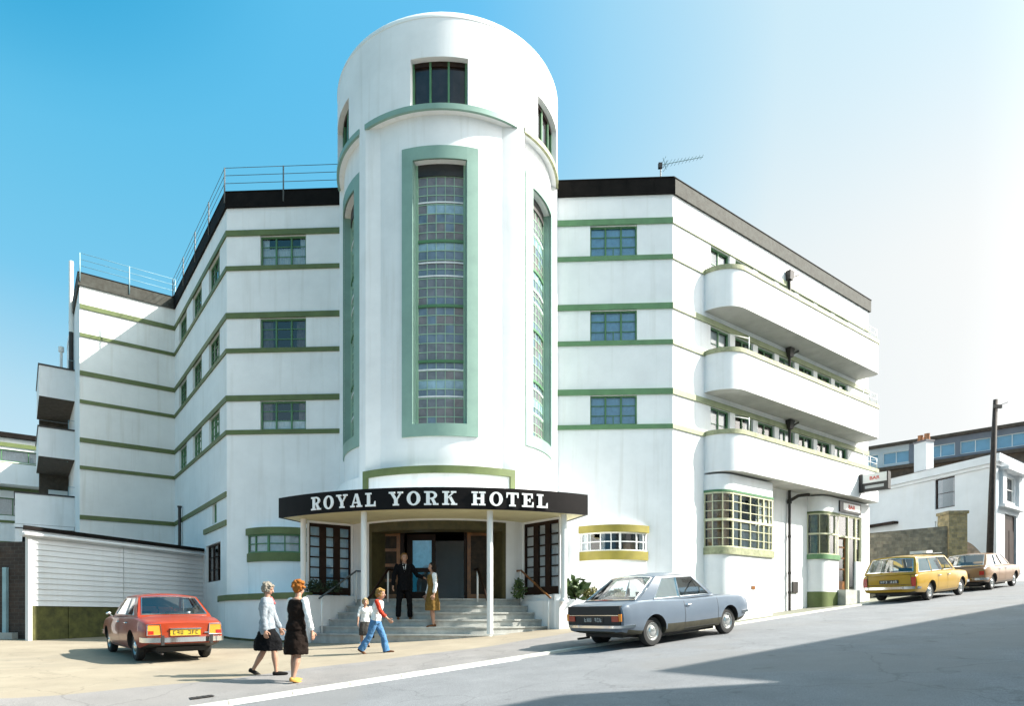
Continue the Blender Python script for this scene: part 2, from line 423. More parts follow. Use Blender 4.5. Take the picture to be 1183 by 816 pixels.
# ---- tower shell
TH = (-65.5, -1.0, 63.5); TS = 18.4; TG = 12.9
def rB(t):
    for c, ho, hi in ((TH[1], 37.5, 31), (TH[0], 22.5, 19.8), (TH[2], 22.5, 19.8)):
        d = abs(t-c)
        if d <= hi: return TR-.22
        if d < ho: return TR-.22*(ho-d)/(ho-hi)
    return TR
ths = sorted(set([round(-180+3*k, 3) for k in range(121)]+[c+s*x for c in TH for s in (-1, 1) for x in (TS, TG)]+[TH[1]+s*x for s in (-1, 1) for x in (37.5, 31)]
             + [c+s*x for c in (TH[0], TH[2]) for s in (-1, 1) for x in (22.5, 19.8)]+[-36, 30]))
def shell(mb, rf, zs, holes, depth):
    for i in range(len(ths)-1):
        a, b = ths[i], ths[i+1]
        if b-a < .01: continue
        for j in range(len(zs)-1):
            ct, cz = (a+b)/2, (zs[j]+zs[j+1])/2
            if any(h[0] < ct < h[1] and h[2] < cz < h[3] for h in holes): continue
            mb.face([tw(a, rf(a), zs[j]), tw(b, rf(b), zs[j]), tw(b, rf(b), zs[j+1]), tw(a, rf(a), zs[j+1])])
    for h in holes:
        sub = [t for t in ths if h[0]-.001 <= t <= h[1]+.001]
        for a, b in zip(sub[:-1], sub[1:]):
            for z in (h[2], h[3]): mb.face([tw(a, rf(a), z), tw(b, rf(b), z), tw(b, rf(b)-depth, z), tw(a, rf(a)-depth, z)])
        for t in (h[0], h[1]):
            mb.face([tw(t, rf(t), h[2]), tw(t, rf(t), h[3]), tw(t, rf(t)-depth, h[3]), tw(t, rf(t)-depth, h[2])])
mb = MB(); rC = lambda t: TR
shell(mb, rC, [-1.7, .5, 2.78, 4.25], [(-36, 30, .5, 2.78)], .5)
shell(mb, rB, [4.25, 5.67, 13.47, 14.78], [(c-TG, c+TG, 5.67, 13.47) for c in TH], .38)
shell(mb, rC, [14.78, 14.95, 16.30, 17.50], [(c-TG, c+TG, 14.95, 16.30) for c in TH], .30)
_ths = ths[:]
for a, b in zip(ths[:-1], ths[1:]):
    for z in (4.25, 14.78):
        if rB(a) < TR-.001 or rB(b) < TR-.001:
            mb.face([tw(a, rB(a), z), tw(b, rB(b), z), tw(b, TR, z), tw(a, TR, z)])
tower = mb.build('tower', 'white', hotel, angle=25)
mb = MB()
rr_ = [(TR+.0, 17.44), (TR+.012, 17.45), (TR+.012, 17.52), (TR-.03, 17.62), (TR-.12, 17.71), (TR-.28, 17.77), (TR-.5, 17.80), (.05, 17.84)]
mb.rings([[tw(t, r, z) for t in range(-180, 180, 4)] for r, z in rr_], 0, True)
mb.build('tower_cap', 'white_worn', hotel, angle=30)
# ring moulding over each recess
for c, w in ((TH[0], 22.5), (TH[1], 37.5), (TH[2], 22.5)):
    mb = MB(); arcbox(mb, TR-.05, TR+.03, c-w-.2, c+w+.2, 14.77, 14.93, 24); mb.build('tower_moulding', 'teal' if c < 50 else 'coping', hotel, angle=30)
# windows of the tower
M['dark_glass'] = mat('dark_glazing', (.035, .028, .03), .08, .3, 2, spec=.5)
def tower_window(c):
    mb = MB(); rp = TR-.22
    arcbox(mb, rp-.02, rp+.045, c-TS, c-TG, 5.3, 13.85, 3); arcbox(mb, rp-.02, rp+.045, c+TG, c+TS, 5.3, 13.85, 3)
    arcbox(mb, rp-.02, rp+.045, c-TG, c+TG, 13.47, 13.85, 10); arcbox(mb, rp-.02, rp+.045, c-TG, c+TG, 5.3, 5.67, 10)
    for s in (-1, 1): arcbox(mb, rp-.30, rp-.018, c+s*TG, c+s*(TG-.25), 5.67, 13.47, 1)
    sur = mb.build('tall_window', 'teal', hotel, angle=30, label=None)
    mb = MB(); rg = rp-.26; a0, a1 = c-TG+.25, c+TG-.25
    arcbox(mb, rg-.03, rg+.05, a0, a0+1.1, 5.67, 13.47, 1); arcbox(mb, rg-.03, rg+.05, a1-.8, a1, 5.67, 13.47, 1)
    rows = 27; b0, b1 = a0+1.1, a1-.8
    for k in range(1, 5):
        t = b0+(b1-b0)*k/5; arcbox(mb, rg-.02, rg+.018, t-.16, t+.16, 5.67, 13.47, 1)
    for k in range(rows+1):
        z = 5.67+(13.47-.35-5.67)*k/rows; hv = k in (0, 7, 13, 20)
        arcbox(mb, rg-.025, rg+(.045 if hv else .014), b0, b1, z-(.04 if hv else .011), z+(.04 if hv else .011), 8, 1 if hv else 0)
    arcbox(mb, rg-.03, rg+.05, b0, b1, 13.12, 13.47, 8, 2)  # dark strip painted in for the shadow under the window head
    mb.build('glazing_bars', ['frame_pale', 'frame', 'iron'], sur, angle=30)
    mb = MB(); rr = random.Random(5); pat = [0, 0, 1, 2, 3, 1, 2, 1, 1, 2, 1, 0, 2, 2, 1, 1, 2, 1, 2, 3, 0, 0, 2, 3, 1, 1, 0]
    for k in range(rows):
        z0 = 5.67+7.45*k/rows; z1 = 5.67+7.45*(k+1)/rows
        for q in range(5):
            ta = b0+(b1-b0)*q/5; tb = b0+(b1-b0)*(q+1)/5; dr = rr.uniform(-.006, .006)
            m = pat[k] if rr.random() < .9 else rr.choice((0, 1, 2))
            mb.face([tw(ta, rg+dr, z0), tw(tb, rg-dr, z0), tw(tb, rg-dr, z1), tw(ta, rg+dr, z1)], m)
    mb.build('pane', ['tp0', 'tp1', 'tp2', 'tp3'], sur)
    # stair landings seen as pale edges
    for z in (6.55, 7.35, 10.15, 10.55, 12.35):
        mb = MB(); arcbox(mb, rg+.012, rg+.03, b0, b1, z-.022, z+.022, 8); mb.build('landing_edge', 'net', sur, angle=30)
    # small window above
    mb = MB(); r1 = TR-.2
    for t in (c-TG+.5, c-TG/3, c+TG/3, c+TG-.5): arcbox(mb, r1-.03, r1+.03, t-.45, t+.45, 14.95, 16.3, 1)
    arcbox(mb, r1-.03, r1+.03, c-TG, c+TG, 14.95, 15.02, 6); arcbox(mb, r1-.03, r1+.03, c-TG, c+TG, 16.16, 16.3, 6, 1)
    sw = mb.build('upper_window', ['frame', 'wood_dk'], hotel)
    mb = MB()
    for k in range(8): 
        ta = c-TG+2*TG*k/8; tb = ta+2*TG/8; mb.face([tw(ta, r1-.03, 14.95), tw(tb, r1-.03, 14.95), tw(tb, r1-.03, 16.3), tw(ta, r1-.03, 16.3)])
    mb.build('pane', 'dark_glass', sw)
for c in TH: tower_window(c)
# hood over the entrance front
mb = MB(); arcbox(mb, TR-.05, TR+.12, -38.5, 34, 4.15, 4.36, 24)
arcbox(mb, TR-.05, TR+.12, -38.5, -35.7, 3.3, 4.15, 2); arcbox(mb, TR-.05, TR+.12, 31.5, 34, 3.3, 4.15, 2)
hood = mb.build('hood_moulding', 'olive', hotel, angle=30)
mb = MB(); arcbox(mb, TR-.05, TR+.05, -35.7, 31.5, 3.3, 4.148, 20); mb.build('hood_panel', 'white', hotel, angle=30)

M['drape_ol'] = mat('olive_shaded_glass', (.22, .20, .06), .9, .4, 6)  # sheet giving the rounded glass its olive tint and shaded tone
# ---- bays: generic glazed bay along a plan line
def bay(fr, plan, hs, kind, parent=None):
    """plan: (a, out) points; hs: ground, sill0, sill1, head0, head1, top"""
    g, s0, s1, w0, w1, tp = hs
    pts = [fr.xy(a, o) for a, o in plan]
    b = MB()
    inner = [fr.xy(plan[0][0], -.05)]; outer = [fr.xy(plan[-1][0], -.05)]
    full = [tuple(p) for p in inner+pts+outer]
    b.prism(full, g+E0, s0+E0)
    bo = b.build('bay_window', 'white', hotel, angle=30)
    b = MB(); b.prism(full, w1+E0, tp+E0); b.build('fascia', 'white', bo, angle=30)
    m = MB(); band(m, pts, -.06, .055, s0, s1); m.build('sill', kind['sill'], bo, angle=30)
    m = MB(); band(m, pts, -.06, kind.get('hp', .055), w0, w1); m.build('head', kind['head'], bo, angle=30)
    m = MB(); L = [0]
    for p, q in zip(pts[:-1], pts[1:]): L.append(L[-1]+(q-p).length)
    def at(l):
        l = max(0, min(L[-1], l))
        for i in range(len(pts)-1):
            if l <= L[i+1]+1e-6:
                d = (pts[i+1]-pts[i]).normalized(); return pts[i]+d*(l-L[i]), Vector((d.y, -d.x)), d
    for l, wd in kind['posts']:
        p, n, d = at(l*L[-1])
        m.hexa([(q.x, q.y, s1+E0) for q in (p-d*wd+n*.0-n*.07, p+d*wd-n*.07, p+d*wd+n*.012, p-d*wd+n*.012)], [(q.x, q.y, w0+E0) for q in (p-d*wd-n*.07, p+d*wd-n*.07, p+d*wd+n*.012, p-d*wd+n*.012)])
    for hz, th, pr in kind['bars']: band(m, pts, -.06, pr, s1+(w0-s1)*hz-th, s1+(w0-s1)*hz+th)
    m.build('glazing_bars', kind['frame'], bo)
    m = MB()
    ip = offset_line(pts, -.03)
    for p, q in zip(ip[:-1], ip[1:]): m.face([(p.x, p.y, s1+E0), (q.x, q.y, s1+E0), (q.x, q.y, w0+E0), (p.x, p.y, w0+E0)])
    m.build('pane', 'glass', bo)
    for (l0, l1, z0, z1, mm) in kind.get('curtains', ()):
        m = MB(); n = max(8, int((l1-l0)*L[-1]/.05))
        for i in range(n):
            qs = []
            for t in (l0+(l1-l0)*i/n, l0+(l1-l0)*(i+1)/n):
                p, nn, d = at(t*L[-1]); qs.append(p-nn*((.06 if mm == 'net' else .14)+.02*math.sin(t*L[-1]/.11*6.28)))
            m.face([(qs[0].x, qs[0].y, s1+(w0-s1)*z0+E0), (qs[1].x, qs[1].y, s1+(w0-s1)*z0+E0), (qs[1].x, qs[1].y, s1+(w0-s1)*z1+E0), (qs[0].x, qs[0].y, s1+(w0-s1)*z1+E0)])
        m.build('curtain', mm, bo, smooth=True)
    m = MB(); ip = [(a, min(o, .02)-.0) for a, o in plan]
    q = offset_line([fr.xy(a, .012) for a, o in (plan[0], plan[-1])], 0)
    m.face([(q[0].x, q[0].y, s1+E0), (q[1].x, q[1].y, s1+E0), (q[1].x, q[1].y, w0+E0), (q[0].x, q[0].y, w0+E0)])
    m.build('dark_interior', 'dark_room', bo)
    return bo
def arcplan(a0, a1, sag, n=14):
    c = (a0+a1)/2; hw = (a1-a0)/2; r = (hw*hw+sag*sag)/(2*sag); o = sag-r
    t = math.asin(hw/r)
    return [(c+r*math.sin(-t+2*t*k/n), o+r*math.cos(-t+2*t*k/n)) for k in range(n+1)]
bars2 = [(.03, .03, .01), (.5, .016, .004), (.97, .03, .01)]
for (a0, a1, sc, hc, fm, posts) in ((.78, 3.0, 'olive', 'olive', 'frame', [(.02, .03), (.2, .02), (.42, .035), (.65, .02), (.85, .02), (.98, .03)]),
                                    (12.5, 14.78, 'yellow_band', 'yellow_band', 'trim_white', [(.02, .03), (.12, .02), (.3, .02), (.44, .015), (.56, .035), (.8, .02), (.92, .02), (.98, .03)])):
    bay(FF, arcplan(a0, a1, .48), (-1.3, 1.9, 2.2, 2.84, 3.08, 3.1), dict(sill=sc, head=hc, hp=.10, frame=fm, posts=posts, bars=bars2,
        curtains=[(.03, .97, 0, 1, 'net')] if a0 < 5 else [(.03, .16, 0, 1, 'net'), (.86, .97, 0, 1, 'net'), (.3, .36, 0, 1, 'net'), (.62, .84, .02, .45, 'drape')]))
def roundplan(a0, a1, d, n=7, sq=True):
    p = [(a0+d-d*math.cos(math.pi/2*k/n), d*math.sin(math.pi/2*k/n)) for k in range(n+1)]
    return p+[(a1, d), (a1, .0)]
rows_b = [(.01, .03, .012)]+[(k/6, .012, .004) for k in (1, 2, 4, 5)]+[(.5, .045, .03), (.985, .03, .015)]
bay(FR, roundplan(1.76, 5.05, .7), (-1.3, 2.2, 2.45, 4.42, 4.5, 5.06), dict(sill='coping', head='frame', hp=.03, frame='frame_cream', bars=rows_b,
    posts=[(.0, .03), (.07, .015), (.15, .015), (.25, .03), (.36, .02), (.5, .02), (.62, .015), (.7, .03), (.78, .02), (.845, .03), (.92, .02)],
    curtains=[(.01, .24, 0, 1, 'drape'), (.26, .34, 0, 1, 'net'), (.36, .82, 0, .46, 'net')]))
b2 = bay(FR, roundplan(8.95, 10.42, .6), (-1.3, 2.4, 2.6, 4.34, 4.42, 5.06), dict(sill='green', head='olive', hp=.03, frame='frame_cream', bars=[(.01, .03, .01), (.5, .035, .02), (.985, .03, .01)],
    posts=[(.0, .03), (.2, .012), (.4, .012), (.62, .012)], curtains=[(.02, .6, 0, 1, 'drape_ol')]))
# bar entrance beside it
mb = MB(); FR.box(mb, 10.42, 13.3, -.1, .6, 4.42, 5.06); FR.box(mb, 12.55, 13.3, -.1, .6, -1.3, 4.42); FR.box(mb, 12.05, 12.55, -.1, .58, -1.3, 2.42)
be = mb.build('bar_entrance', 'white', hotel)
mb = MB()
for a in (10.42, 11.35, 12.05, 12.49): FR.box(mb, a, a+.07, .45, .56, 1.1 if a < 11.5 else 2.42, 4.42)
FR.box(mb, 10.49, 12.49, .46, .55, 3.42, 3.5); FR.box(mb, 10.49, 12.49, .46, .55, 4.34, 4.418)
mb.build('frame', 'frame_cream', be)
mb = MB(); FR.box(mb, 10.5, 11.34, .42, .46, 1.12, 1.45); 
for z in (1.45, 2.0, 2.48, 2.96, 3.34): FR.box(mb, 10.5, 11.34, .42, .46, z, z+.07)
FR.box(mb, 10.5, 10.6, .421, .459, 1.45, 3.4); FR.box(mb, 11.24, 11.34, .421, .459, 1.45, 3.4)
dr = mb.build('door', 'wood', be)
mb = MB(); FR.box(mb, 10.6, 11.24, .435, .445, 1.45, 3.4); mb.build('pane', 'glass', dr)
mb = MB(); FR.box(mb, 10.49, 12.49, .50, .505, 3.5, 4.34); FR.box(mb, 11.42, 12.49, .50, .505, 1.2, 3.42); mb.build('pane', 'glass', be)
mb = MB(); FR.box(mb, 10.49, 12.49, .02, .03, 1.0, 4.4); mb.build('dark_interior', 'dark_room', be)
mb = MB(); FR.box(mb, 10.49, 12.45, .2, .21, 3.55, 4.34); FR.box(mb, 11.5, 12.0, .2, .21, 1.3, 3.4); mb.build('curtain', 'net', be)
mb = MB(); FR.box(mb, 10.3, 11.6, .3, .95, -.2, 1.12); mb.build('door_step', 'stone_step', be)
mb = MB(); band(mb, [FR.xy(a, o) for a, o in roundplan(8.95, 10.3, .6)[:-1]], -.05, .02, -.6, 1.02); mb.build('plinth', 'olive', hotel, angle=30)
# ---- balconies
def balcony(top):
    so = top-1.46
    n = 10
    path = [(2.78-1.0*math.cos(math.pi/2*k/n), 1.0*math.sin(math.pi/2*k/n)) for k in range(n+1)]+[(13.2, 1.0), (13.35, .95), (13.45, .82), (13.45, 0)]
    pts = [FR.xy(a, o) for a, o in path]
    m = MB(); band(m, pts, -.13, 0, so, top-.14)
    b = m.build('balcony', 'white', hotel, angle=30)
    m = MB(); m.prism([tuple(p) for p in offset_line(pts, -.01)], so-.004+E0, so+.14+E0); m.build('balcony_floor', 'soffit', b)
    m = MB(); band(m, pts, -.16, .035, top-.14, top+.02); m.build('coping', 'coping', b, angle=30)
    m = MB()
    for a0, a1 in ((11.95, 13.25),):
        for z in (.28, .52): m.tube([FR.p(a0, .93, top+z), FR.p(a1, .93, top+z), FR.p(13.38, .8, top+z), FR.p(13.38, .1, top+z)], .013, 6)
        for a, o in ((a0, .93), ((a0+a1)/2, .93), (a1, .93), (13.38, .45)): m.tube([FR.p(a, o, top), FR.p(a, o, top+.54)], .018, 6)
    if top < 12:
        m.tube([FR.p(3.1, .93, top), FR.p(3.1, .93, top+.55)], .02, 6); m.tube([FR.p(2.3, .75, top+.5), FR.p(3.1, .93, top+.5)], .012, 6)
    m.build('guard_rail', 'white_metal', b, smooth=True)
for t, bb in BT: balcony(bb)
# ---- rainwater pipe with hoppers
mb = MB(); a = 7.35
mb.tube([FR.p(a, .10, 14.05), FR.p(a, .10, -.9)], .055, 10)
for z in (14.0, 10.85, 7.9):
    mb.hexa([FR.p(a-.12, .02, z-.25), FR.p(a+.12, .02, z-.25), FR.p(a+.12, .2, z-.25), FR.p(a-.12, .2, z-.25)], [FR.p(a-.17, .02, z+.10), FR.p(a+.17, .02, z+.10), FR.p(a+.17, .24, z+.10), FR.p(a-.17, .24, z+.10)])
    mb.tube([FR.p(a, .12, z-.3), FR.p(a+.25, .16, z-.05), FR.p(a+.5, .2, z+.08)], .04, 8)
mb.tube([FR.p(a, .10, 4.7), FR.p(a+.3, .3, 4.92), FR.p(a+.7, .55, 4.98)], .065, 8)
mb.lathe([(.09, 0), (.09, .14), (.055, .2)], 10, 0, Matrix.Translation(FR.p(a, .10, 4.6)))
for z in (3.2, 1.7, .9): mb.lathe([(.075, 0), (.075, .1)], 10, 0, Matrix.Translation(FR.p(a, .10, z)))
mb.build('rainwater_pipe', 'iron', hotel, angle=40)
mb = MB(); FR.box(mb, 7.72, 8.12, -.02, .05, .95, 1.42); mb.build('air_vent', 'iron', hotel)
mb = MB(); FR.box(mb, 3.62, 3.85, .7, .72, .98, 1.1); mb.build('wall_plate', 'wood', hotel)

# ---- canopy
CC = Vector((-1.134, 24.933)); CRr = 7.936; C0, C1 = -37.4, 30.5
H0, H1 = 2.83, 3.40
arc = [tw(C0+(C1-C0)*k/36, CRr, 0, CC).xy for k in range(37)]
back_r = Vector((2.42, 19.6)); back_l = Vector((-5.45, 19.9))
mb = MB(); band(mb, [back_l]+arc+[back_r], -.07, 0, H0, H1)
can = mb.build('canopy', 'fascia', hotel, angle=30)
mb = MB(); mb.prism([tuple(p) for p in offset_line([back_l]+arc+[back_r], -.03)]+[(2.3, 21.5), (-5.3, 21.7)], H0+.012+E0, H0+.10+E0); mb.build('soffit', 'cream', can)
mb = MB(); mb.prism([tuple(p) for p in offset_line([back_l]+arc+[back_r], -.06)]+[(2.3, 22.0), (-5.3, 22.2)], H1-.14+E0, H1-.04+E0); mb.build('canopy_roof', 'white_worn', can)
# slab-serif lettering along the fascia
def glyph(ch):
    S = []                                                       # pieces: ('r',x0,y0,x1,y1) or ('p',pts) or ('o',cx,cy,rx,ry,tx,ty,a0,a1); box 0..w by 0..1
    T, t = .25, .14
    r = lambda *a: S.append(('r',)+a); p = lambda *a: S.append(('p', a)); o = lambda *a: S.append(('o',)+a)
    w = .9
    if ch == 'L': w = .84; r(.14, 0, .14+T, 1); r(0, .88, .5, 1); r(0, 0, .84, t); p((.7, t), (.84, t), (.84, .38), (.77, .38))
    elif ch == 'O': w = .95; o(.475, .5, .475, .52, T, .12, 0, 360)
    elif ch == 'T': w = .88; r(.44-T/2, 0, .44+T/2, 1); r(0, .87, .88, 1); r(.2, 0, .68, .12); p((0, .87), (.12, .87), (.07, .62), (0, .62)); p((.88, .87), (.88, .62), (.81, .62), (.76, .87))
    elif ch == 'H': w = 1.02; r(.14, 0, .14+T, 1); r(.66, 0, .66+T, 1); r(.36, .44, .66, .57); [r(x, y, x+.46, y+.12) for x in (.02, .54) for y in (0, .88)]
    elif ch == 'E': w = .86; r(.14, 0, .14+T, 1); r(0, .88, .8, 1); r(0, 0, .86, .12); r(.36, .45, .62, .57); p((.66, .88), (.8, .88), (.8, .64), (.73, .64)); p((.72, .12), (.86, .12), (.86, .38), (.79, .38)); r(.55, .36, .62, .66)
    elif ch == 'R': w = .98; r(.14, 0, .14+T, 1); r(0, .88, .5, 1); r(0, 0, .5, .12); r(.36, .42, .5, .53); o(.5, .71, .38, .29, .2, .12, -90, 90); p((.46, .45), (.66, .48), (.86, .1), (.62, .1)); r(.6, 0, .98, .12)
    elif ch == 'K': w = 1.02; r(.14, 0, .14+T, 1); r(0, .88, .48, 1); r(0, 0, .48, .12); p((.34, .42), (.34, .56), (.68, .9), (.82, .9)); p((.46, .52), (.62, .62), (.9, .1), (.66, .1)); r(.58, .88, .96, 1); r(.58, 0, 1.02, .12)
    elif ch == 'Y': w = 1.0; r(.5-T/2, 0, .5+T/2, .46); r(.28, 0, .72, .12); p((.39, .40), (.61, .42), (.34, .9), (.1, .9)); p((.5, .4), (.61, .42), (.9, .9), (.76, .9)); r(0, .88, .44, 1); r(.62, .88, 1.0, 1)
    elif ch == 'A': w = 1.02; p((.12, .1), (.24, .1), (.52, 1), (.42, 1)); p((.42, 1), (.62, 1), (.92, .1), (.66, .1)); r(.27, .28, .72, .38); r(0, 0, .38, .12); r(.54, 0, 1.02, .12)
    return w, S
def letters(mb, ch, th0, th1, h0, h1, C, R, lift=.012):
    w, S = glyph(ch); H = h1-h0
    def P(x, y, d): t = th0+(th1-th0)*x/w; return tw(t, R+d, h0+H*y, C)
    for i, s in enumerate(S):
        d = lift+.018+.0015*i
        if s[0] == 'r':
            x0, y0, x1, y1 = s[1:]; polys = [[(x0, y0), (x1, y0), (x1, y1), (x0, y1)]]
        elif s[0] == 'p': polys = [list(s[1])]
        else:
            cx, cy, rx, ry, tx, ty, a0, a1 = s[1:]; n = 20; polys = []
            for k in range(n):
                q = [R_(a0+(a1-a0)*k/n), R_(a0+(a1-a0)*(k+1)/n)]
                polys.append([(cx+rx*math.cos(q[0]), cy+ry*math.sin(q[0])), (cx+rx*math.cos(q[1]), cy+ry*math.sin(q[1])),
                              (cx+(rx-tx)*math.cos(q[1]), cy+(ry-ty)*math.sin(q[1])), (cx+(rx-tx)*math.cos(q[0]), cy+(ry-ty)*math.sin(q[0]))])
        for pl in polys:
            n = len(pl); i0 = mb.add([P(x, y, lift-.008) for x, y in pl]+[P(x, y, d) for x, y in pl])
            mb.f.append(tuple(i0+n+k for k in range(n))); mb.m.append(0)
            for k in range(n): j = (k+1) % n; mb.f.append((i0+k, i0+j, i0+n+j, i0+n+k)); mb.m.append(0)
words = (('ROYAL', -27.5, -12.9), ('YORK', -10.2, 2.95), ('HOTEL', 5.6, 20.9))
for wd, a, b in words:
    ws = [glyph(c)[0] for c in wd]; gap = .26; tot = sum(ws)+gap*(len(wd)-1); k = (b-a)/tot; t = a; mb = MB()
    for c, w in zip(wd, ws): letters(mb, c, t, t+w*k, 2.92, 3.285, CC, CRr); t += (w+gap)*k
    mb.build('lettering', 'letter', can)
# posts carrying it
for x, y, hb in ((.14, 17.46, -.62), (-3.3, 17.62, -.8), (-5.32, 18.92, .45), (2.22, 18.1, .40)):
    mb = MB(); mb.lathe([(.085, hb+E0), (.085, H0+.05+E0)], 14, 0, Matrix.Translation((x, y, 0)))
    mb.lathe([(.13, hb+E0), (.13, hb+.05+E0), (.09, hb+.1+E0)], 14, 0, Matrix.Translation((x, y, 0)))
    mb.build('canopy_post', 'trim_white', hotel, angle=40)
# ---- lobby side glazing
def french(P, Q, back):
    f = Fr(P, Q); L = f.L
    pl = MB(); wall(pl, f, 0, L, -.8, 2.85, [(.06, L-.06, .62, 2.78)], .2)
    for a, b in ((Q, back[1]), (back[1], back[0]), (back[0], P)):
        g = Fr(a, b); wall(pl, g, 0, g.L, -.8, 2.85)
    lb = pl.build('lobby_block', 'white', hotel)
    m = MB(); w = L-.12; c = 3
    for k in range(c+1):
        x = .06+w*k/c; wd = .05 if k in (0, c) else .10; xa = max(.061, x-wd); xb = min(L-.061, x+wd)
        f.box(m, xa, xb, -.10, -.03, .62, 2.78)
    for k in range(7):
        z = .62+.22+(2.78-.84-.08)*k/6; f.box(m, .07, L-.07, -.095, -.035, z-(.02 if k else .2), z+.02)
    f.box(m, .07, L-.07, -.096, -.034, 2.72, 2.779)
    fw = m.build('french_window', 'wood_dk', lb)
    m = MB(); m.face([f.p(.08, -.067, .64), f.p(L-.08, -.067, .64), f.p(L-.08, -.067, 2.76), f.p(.08, -.067, 2.76)]); m.build('pane', 'mirror_glass', fw)
    m = MB(); m.face([f.p(.06, -.112, .62), f.p(L-.06, -.112, .62), f.p(L-.06, -.112, 2.78), f.p(.06, -.112, 2.78)]); m.build('curtain', 'net_blue' if P.x < 0 else 'net', fw)  # sheet coloured as the bright reflections in the lobby panes
french(Vector((-5.27, 19.15)), Vector((-4.09, 20.0)), (Vector((-6.2, 22.9)), Vector((-4.2, 22.6))))
french(Vector((1.15, 19.64)), Vector((2.16, 18.42)), (Vector((1.2, 22.4)), Vector((2.9, 22.4))))
# ---- dark lining of the porch opening
mb = MB(); arcbox(mb, TR-.62, TR+.012, -36, -34.2, .5, 2.78, 1); arcbox(mb, TR-.62, TR+.012, 28.2, 30, .5, 2.78, 1); arcbox(mb, TR-.62, TR+.012, -34.2, 28.2, 2.52, 2.78, 18)
mb.build('porch_lining', 'jamb', hotel, angle=30)
# ---- entrance doors
FD = Fr(Vector((-3.75, 19.98)), Vector((1.25, 19.73))); LD = FD.L
mb = MB(); wall(mb, FD, -.2, LD+.2, .5, 2.85, [(1.26, 3.12, .5, 2.62)], .12); FD.box(mb, -.2, LD+.2, .0, .06, 2.62, 2.85); FD.box(mb, 0, .35, .0, .05, .5, 2.62); FD.box(mb, 4.0, 4.35, 0, .05, .5, 2.62)
FD.box(mb, 1.16, 1.26, -.05, .07, .5, 2.62); FD.box(mb, 3.12, 3.2, -.05, .07, .5, 2.62)
en = mb.build('entrance', 'wood_dk', hotel)
M['pane_brown'] = mat('amber_dark_pane', (.05, .028, .012), .3, .4, 5, spec=.15)
def leaf(a0, a1, rows, o=.02, glass='pane_brown'):
    m = MB(); w = .11
    FD.box(m, a0, a0+w, o, o+.05, .52, 2.58); FD.box(m, a1-w, a1, o, o+.05, .52, 2.58)
    for k in range(rows+1):
        z = .62+(2.5-.62)*k/rows; FD.box(m, a0+w, a1-w, o+.002, o+.048, z-(.1 if k == 0 else .045), z+.045)
    d = m.build('door', 'wood', en)
    m = MB(); FD.box(m, a0+w, a1-w, o+.02, o+.03, .55, 2.55); m.build('pane', glass, d)
    return d
leaf(.38, 1.15, 4); d = leaf(3.22, 3.98, 1)
mb = MB(); FD.box(mb, 3.42, 3.66, .032, .036, 2.08, 2.40); FD.box(mb, 3.46, 3.68, .032, .036, 1.68, 1.98); mb.build('notice', 'letter', d)
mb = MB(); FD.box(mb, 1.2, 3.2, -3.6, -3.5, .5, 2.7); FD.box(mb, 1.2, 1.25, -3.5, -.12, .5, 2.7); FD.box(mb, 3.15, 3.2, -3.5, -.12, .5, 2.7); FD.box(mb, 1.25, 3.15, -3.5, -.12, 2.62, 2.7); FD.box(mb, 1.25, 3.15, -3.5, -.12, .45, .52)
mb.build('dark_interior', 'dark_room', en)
mb = MB(); FD.box(mb, 1.30, 2.2, -.30, -.26, .52, .75); FD.box(mb, 1.30, 1.48, -.30, -.26, .75, 2.55); FD.box(mb, 2.08, 2.2, -.30, -.26, .75, 2.55); FD.box(mb, 1.48, 2.08, -.30, -.26, 1.36, 1.5); FD.box(mb, 1.48, 2.08, -.30, -.26, 2.36, 2.55)
idr = mb.build('inner_door', 'wood_dk', en)
mb = MB(); mb.face([FD.p(1.48, -.28, .75), FD.p(2.08, -.28, .75), FD.p(2.08, -.28, 2.36), FD.p(1.48, -.28, 2.36)]); mb.build('pane', 'mirror_glass', idr)
mb = MB(); mb.face([FD.p(1.48, -.31, 1.5), FD.p(2.08, -.31, 1.5), FD.p(2.08, -.31, 2.36), FD.p(1.48, -.31, 2.36)]); mb.build('curtain', 'net_blue', idr)  # sheet painted as the sky reflection in the door pane
M['moss'] = mat('mossy_boards', (.085, .085, .022), .9, .5, 3.5, var2=(.03, .03, .01))
# ================================================================== steps, terraces, rails
mb = MB()
for k in range(6):
    r = 5.35-.29*k; arcbox(mb, .3 if k == 5 else 3.3-.02*k, r, -45+.25*k, 38-.25*k, -1.3-.01*k, -.5+.2*k, 28)
    arcbox(mb, r-.02, r+.025, -45+.25*k, 38-.25*k, -.5+.2*k-.045, -.5+.2*k+.002, 28)
mb.build('entrance_steps', 'stone_step', hotel, angle=30)
tl = [(-9.74, 23.62), (-9.2, 22.35), (-8.35, 21.1), (-7.3, 20.1), (-6.2, 19.25), tuple(tw(-45.2, 5.5, 0).xy), tuple(tw(-45.2, 3.0, 0).xy)]
mb = MB(); mb.prism(tl+[(-3.5, 22.5), (-8.3, 24)], -1.6+E0, .60+E0); mb.build('terrace', 'white', hotel, angle=30)
mb = MB(); band(mb, tl[:-1], -.25, .05, .50, .69); mb.build('terrace_coping', 'olive', hotel, angle=30)
mb = MB(); A = offset_line(tl[:-1], -.02); B = offset_line(tl[:-1], .012)
mb.rings([[(a.x, a.y, G(a.x, a.y)-.1), (b.x, b.y, G(b.x, b.y)-.1), (b.x, b.y, G(b.x, b.y)+.07), (a.x, a.y, G(a.x, a.y)+.07)] for a, b in zip(A, B)]); mb.build('base_strip', 'moss', hotel)
tr = [tuple(tw(37.8, 3.0, 0).xy), tuple(tw(37.8, 5.5, 0).xy), (3.3, 18.55), (4.6, 19.4), (5.6, 20.6), (6.3, 22.3)]
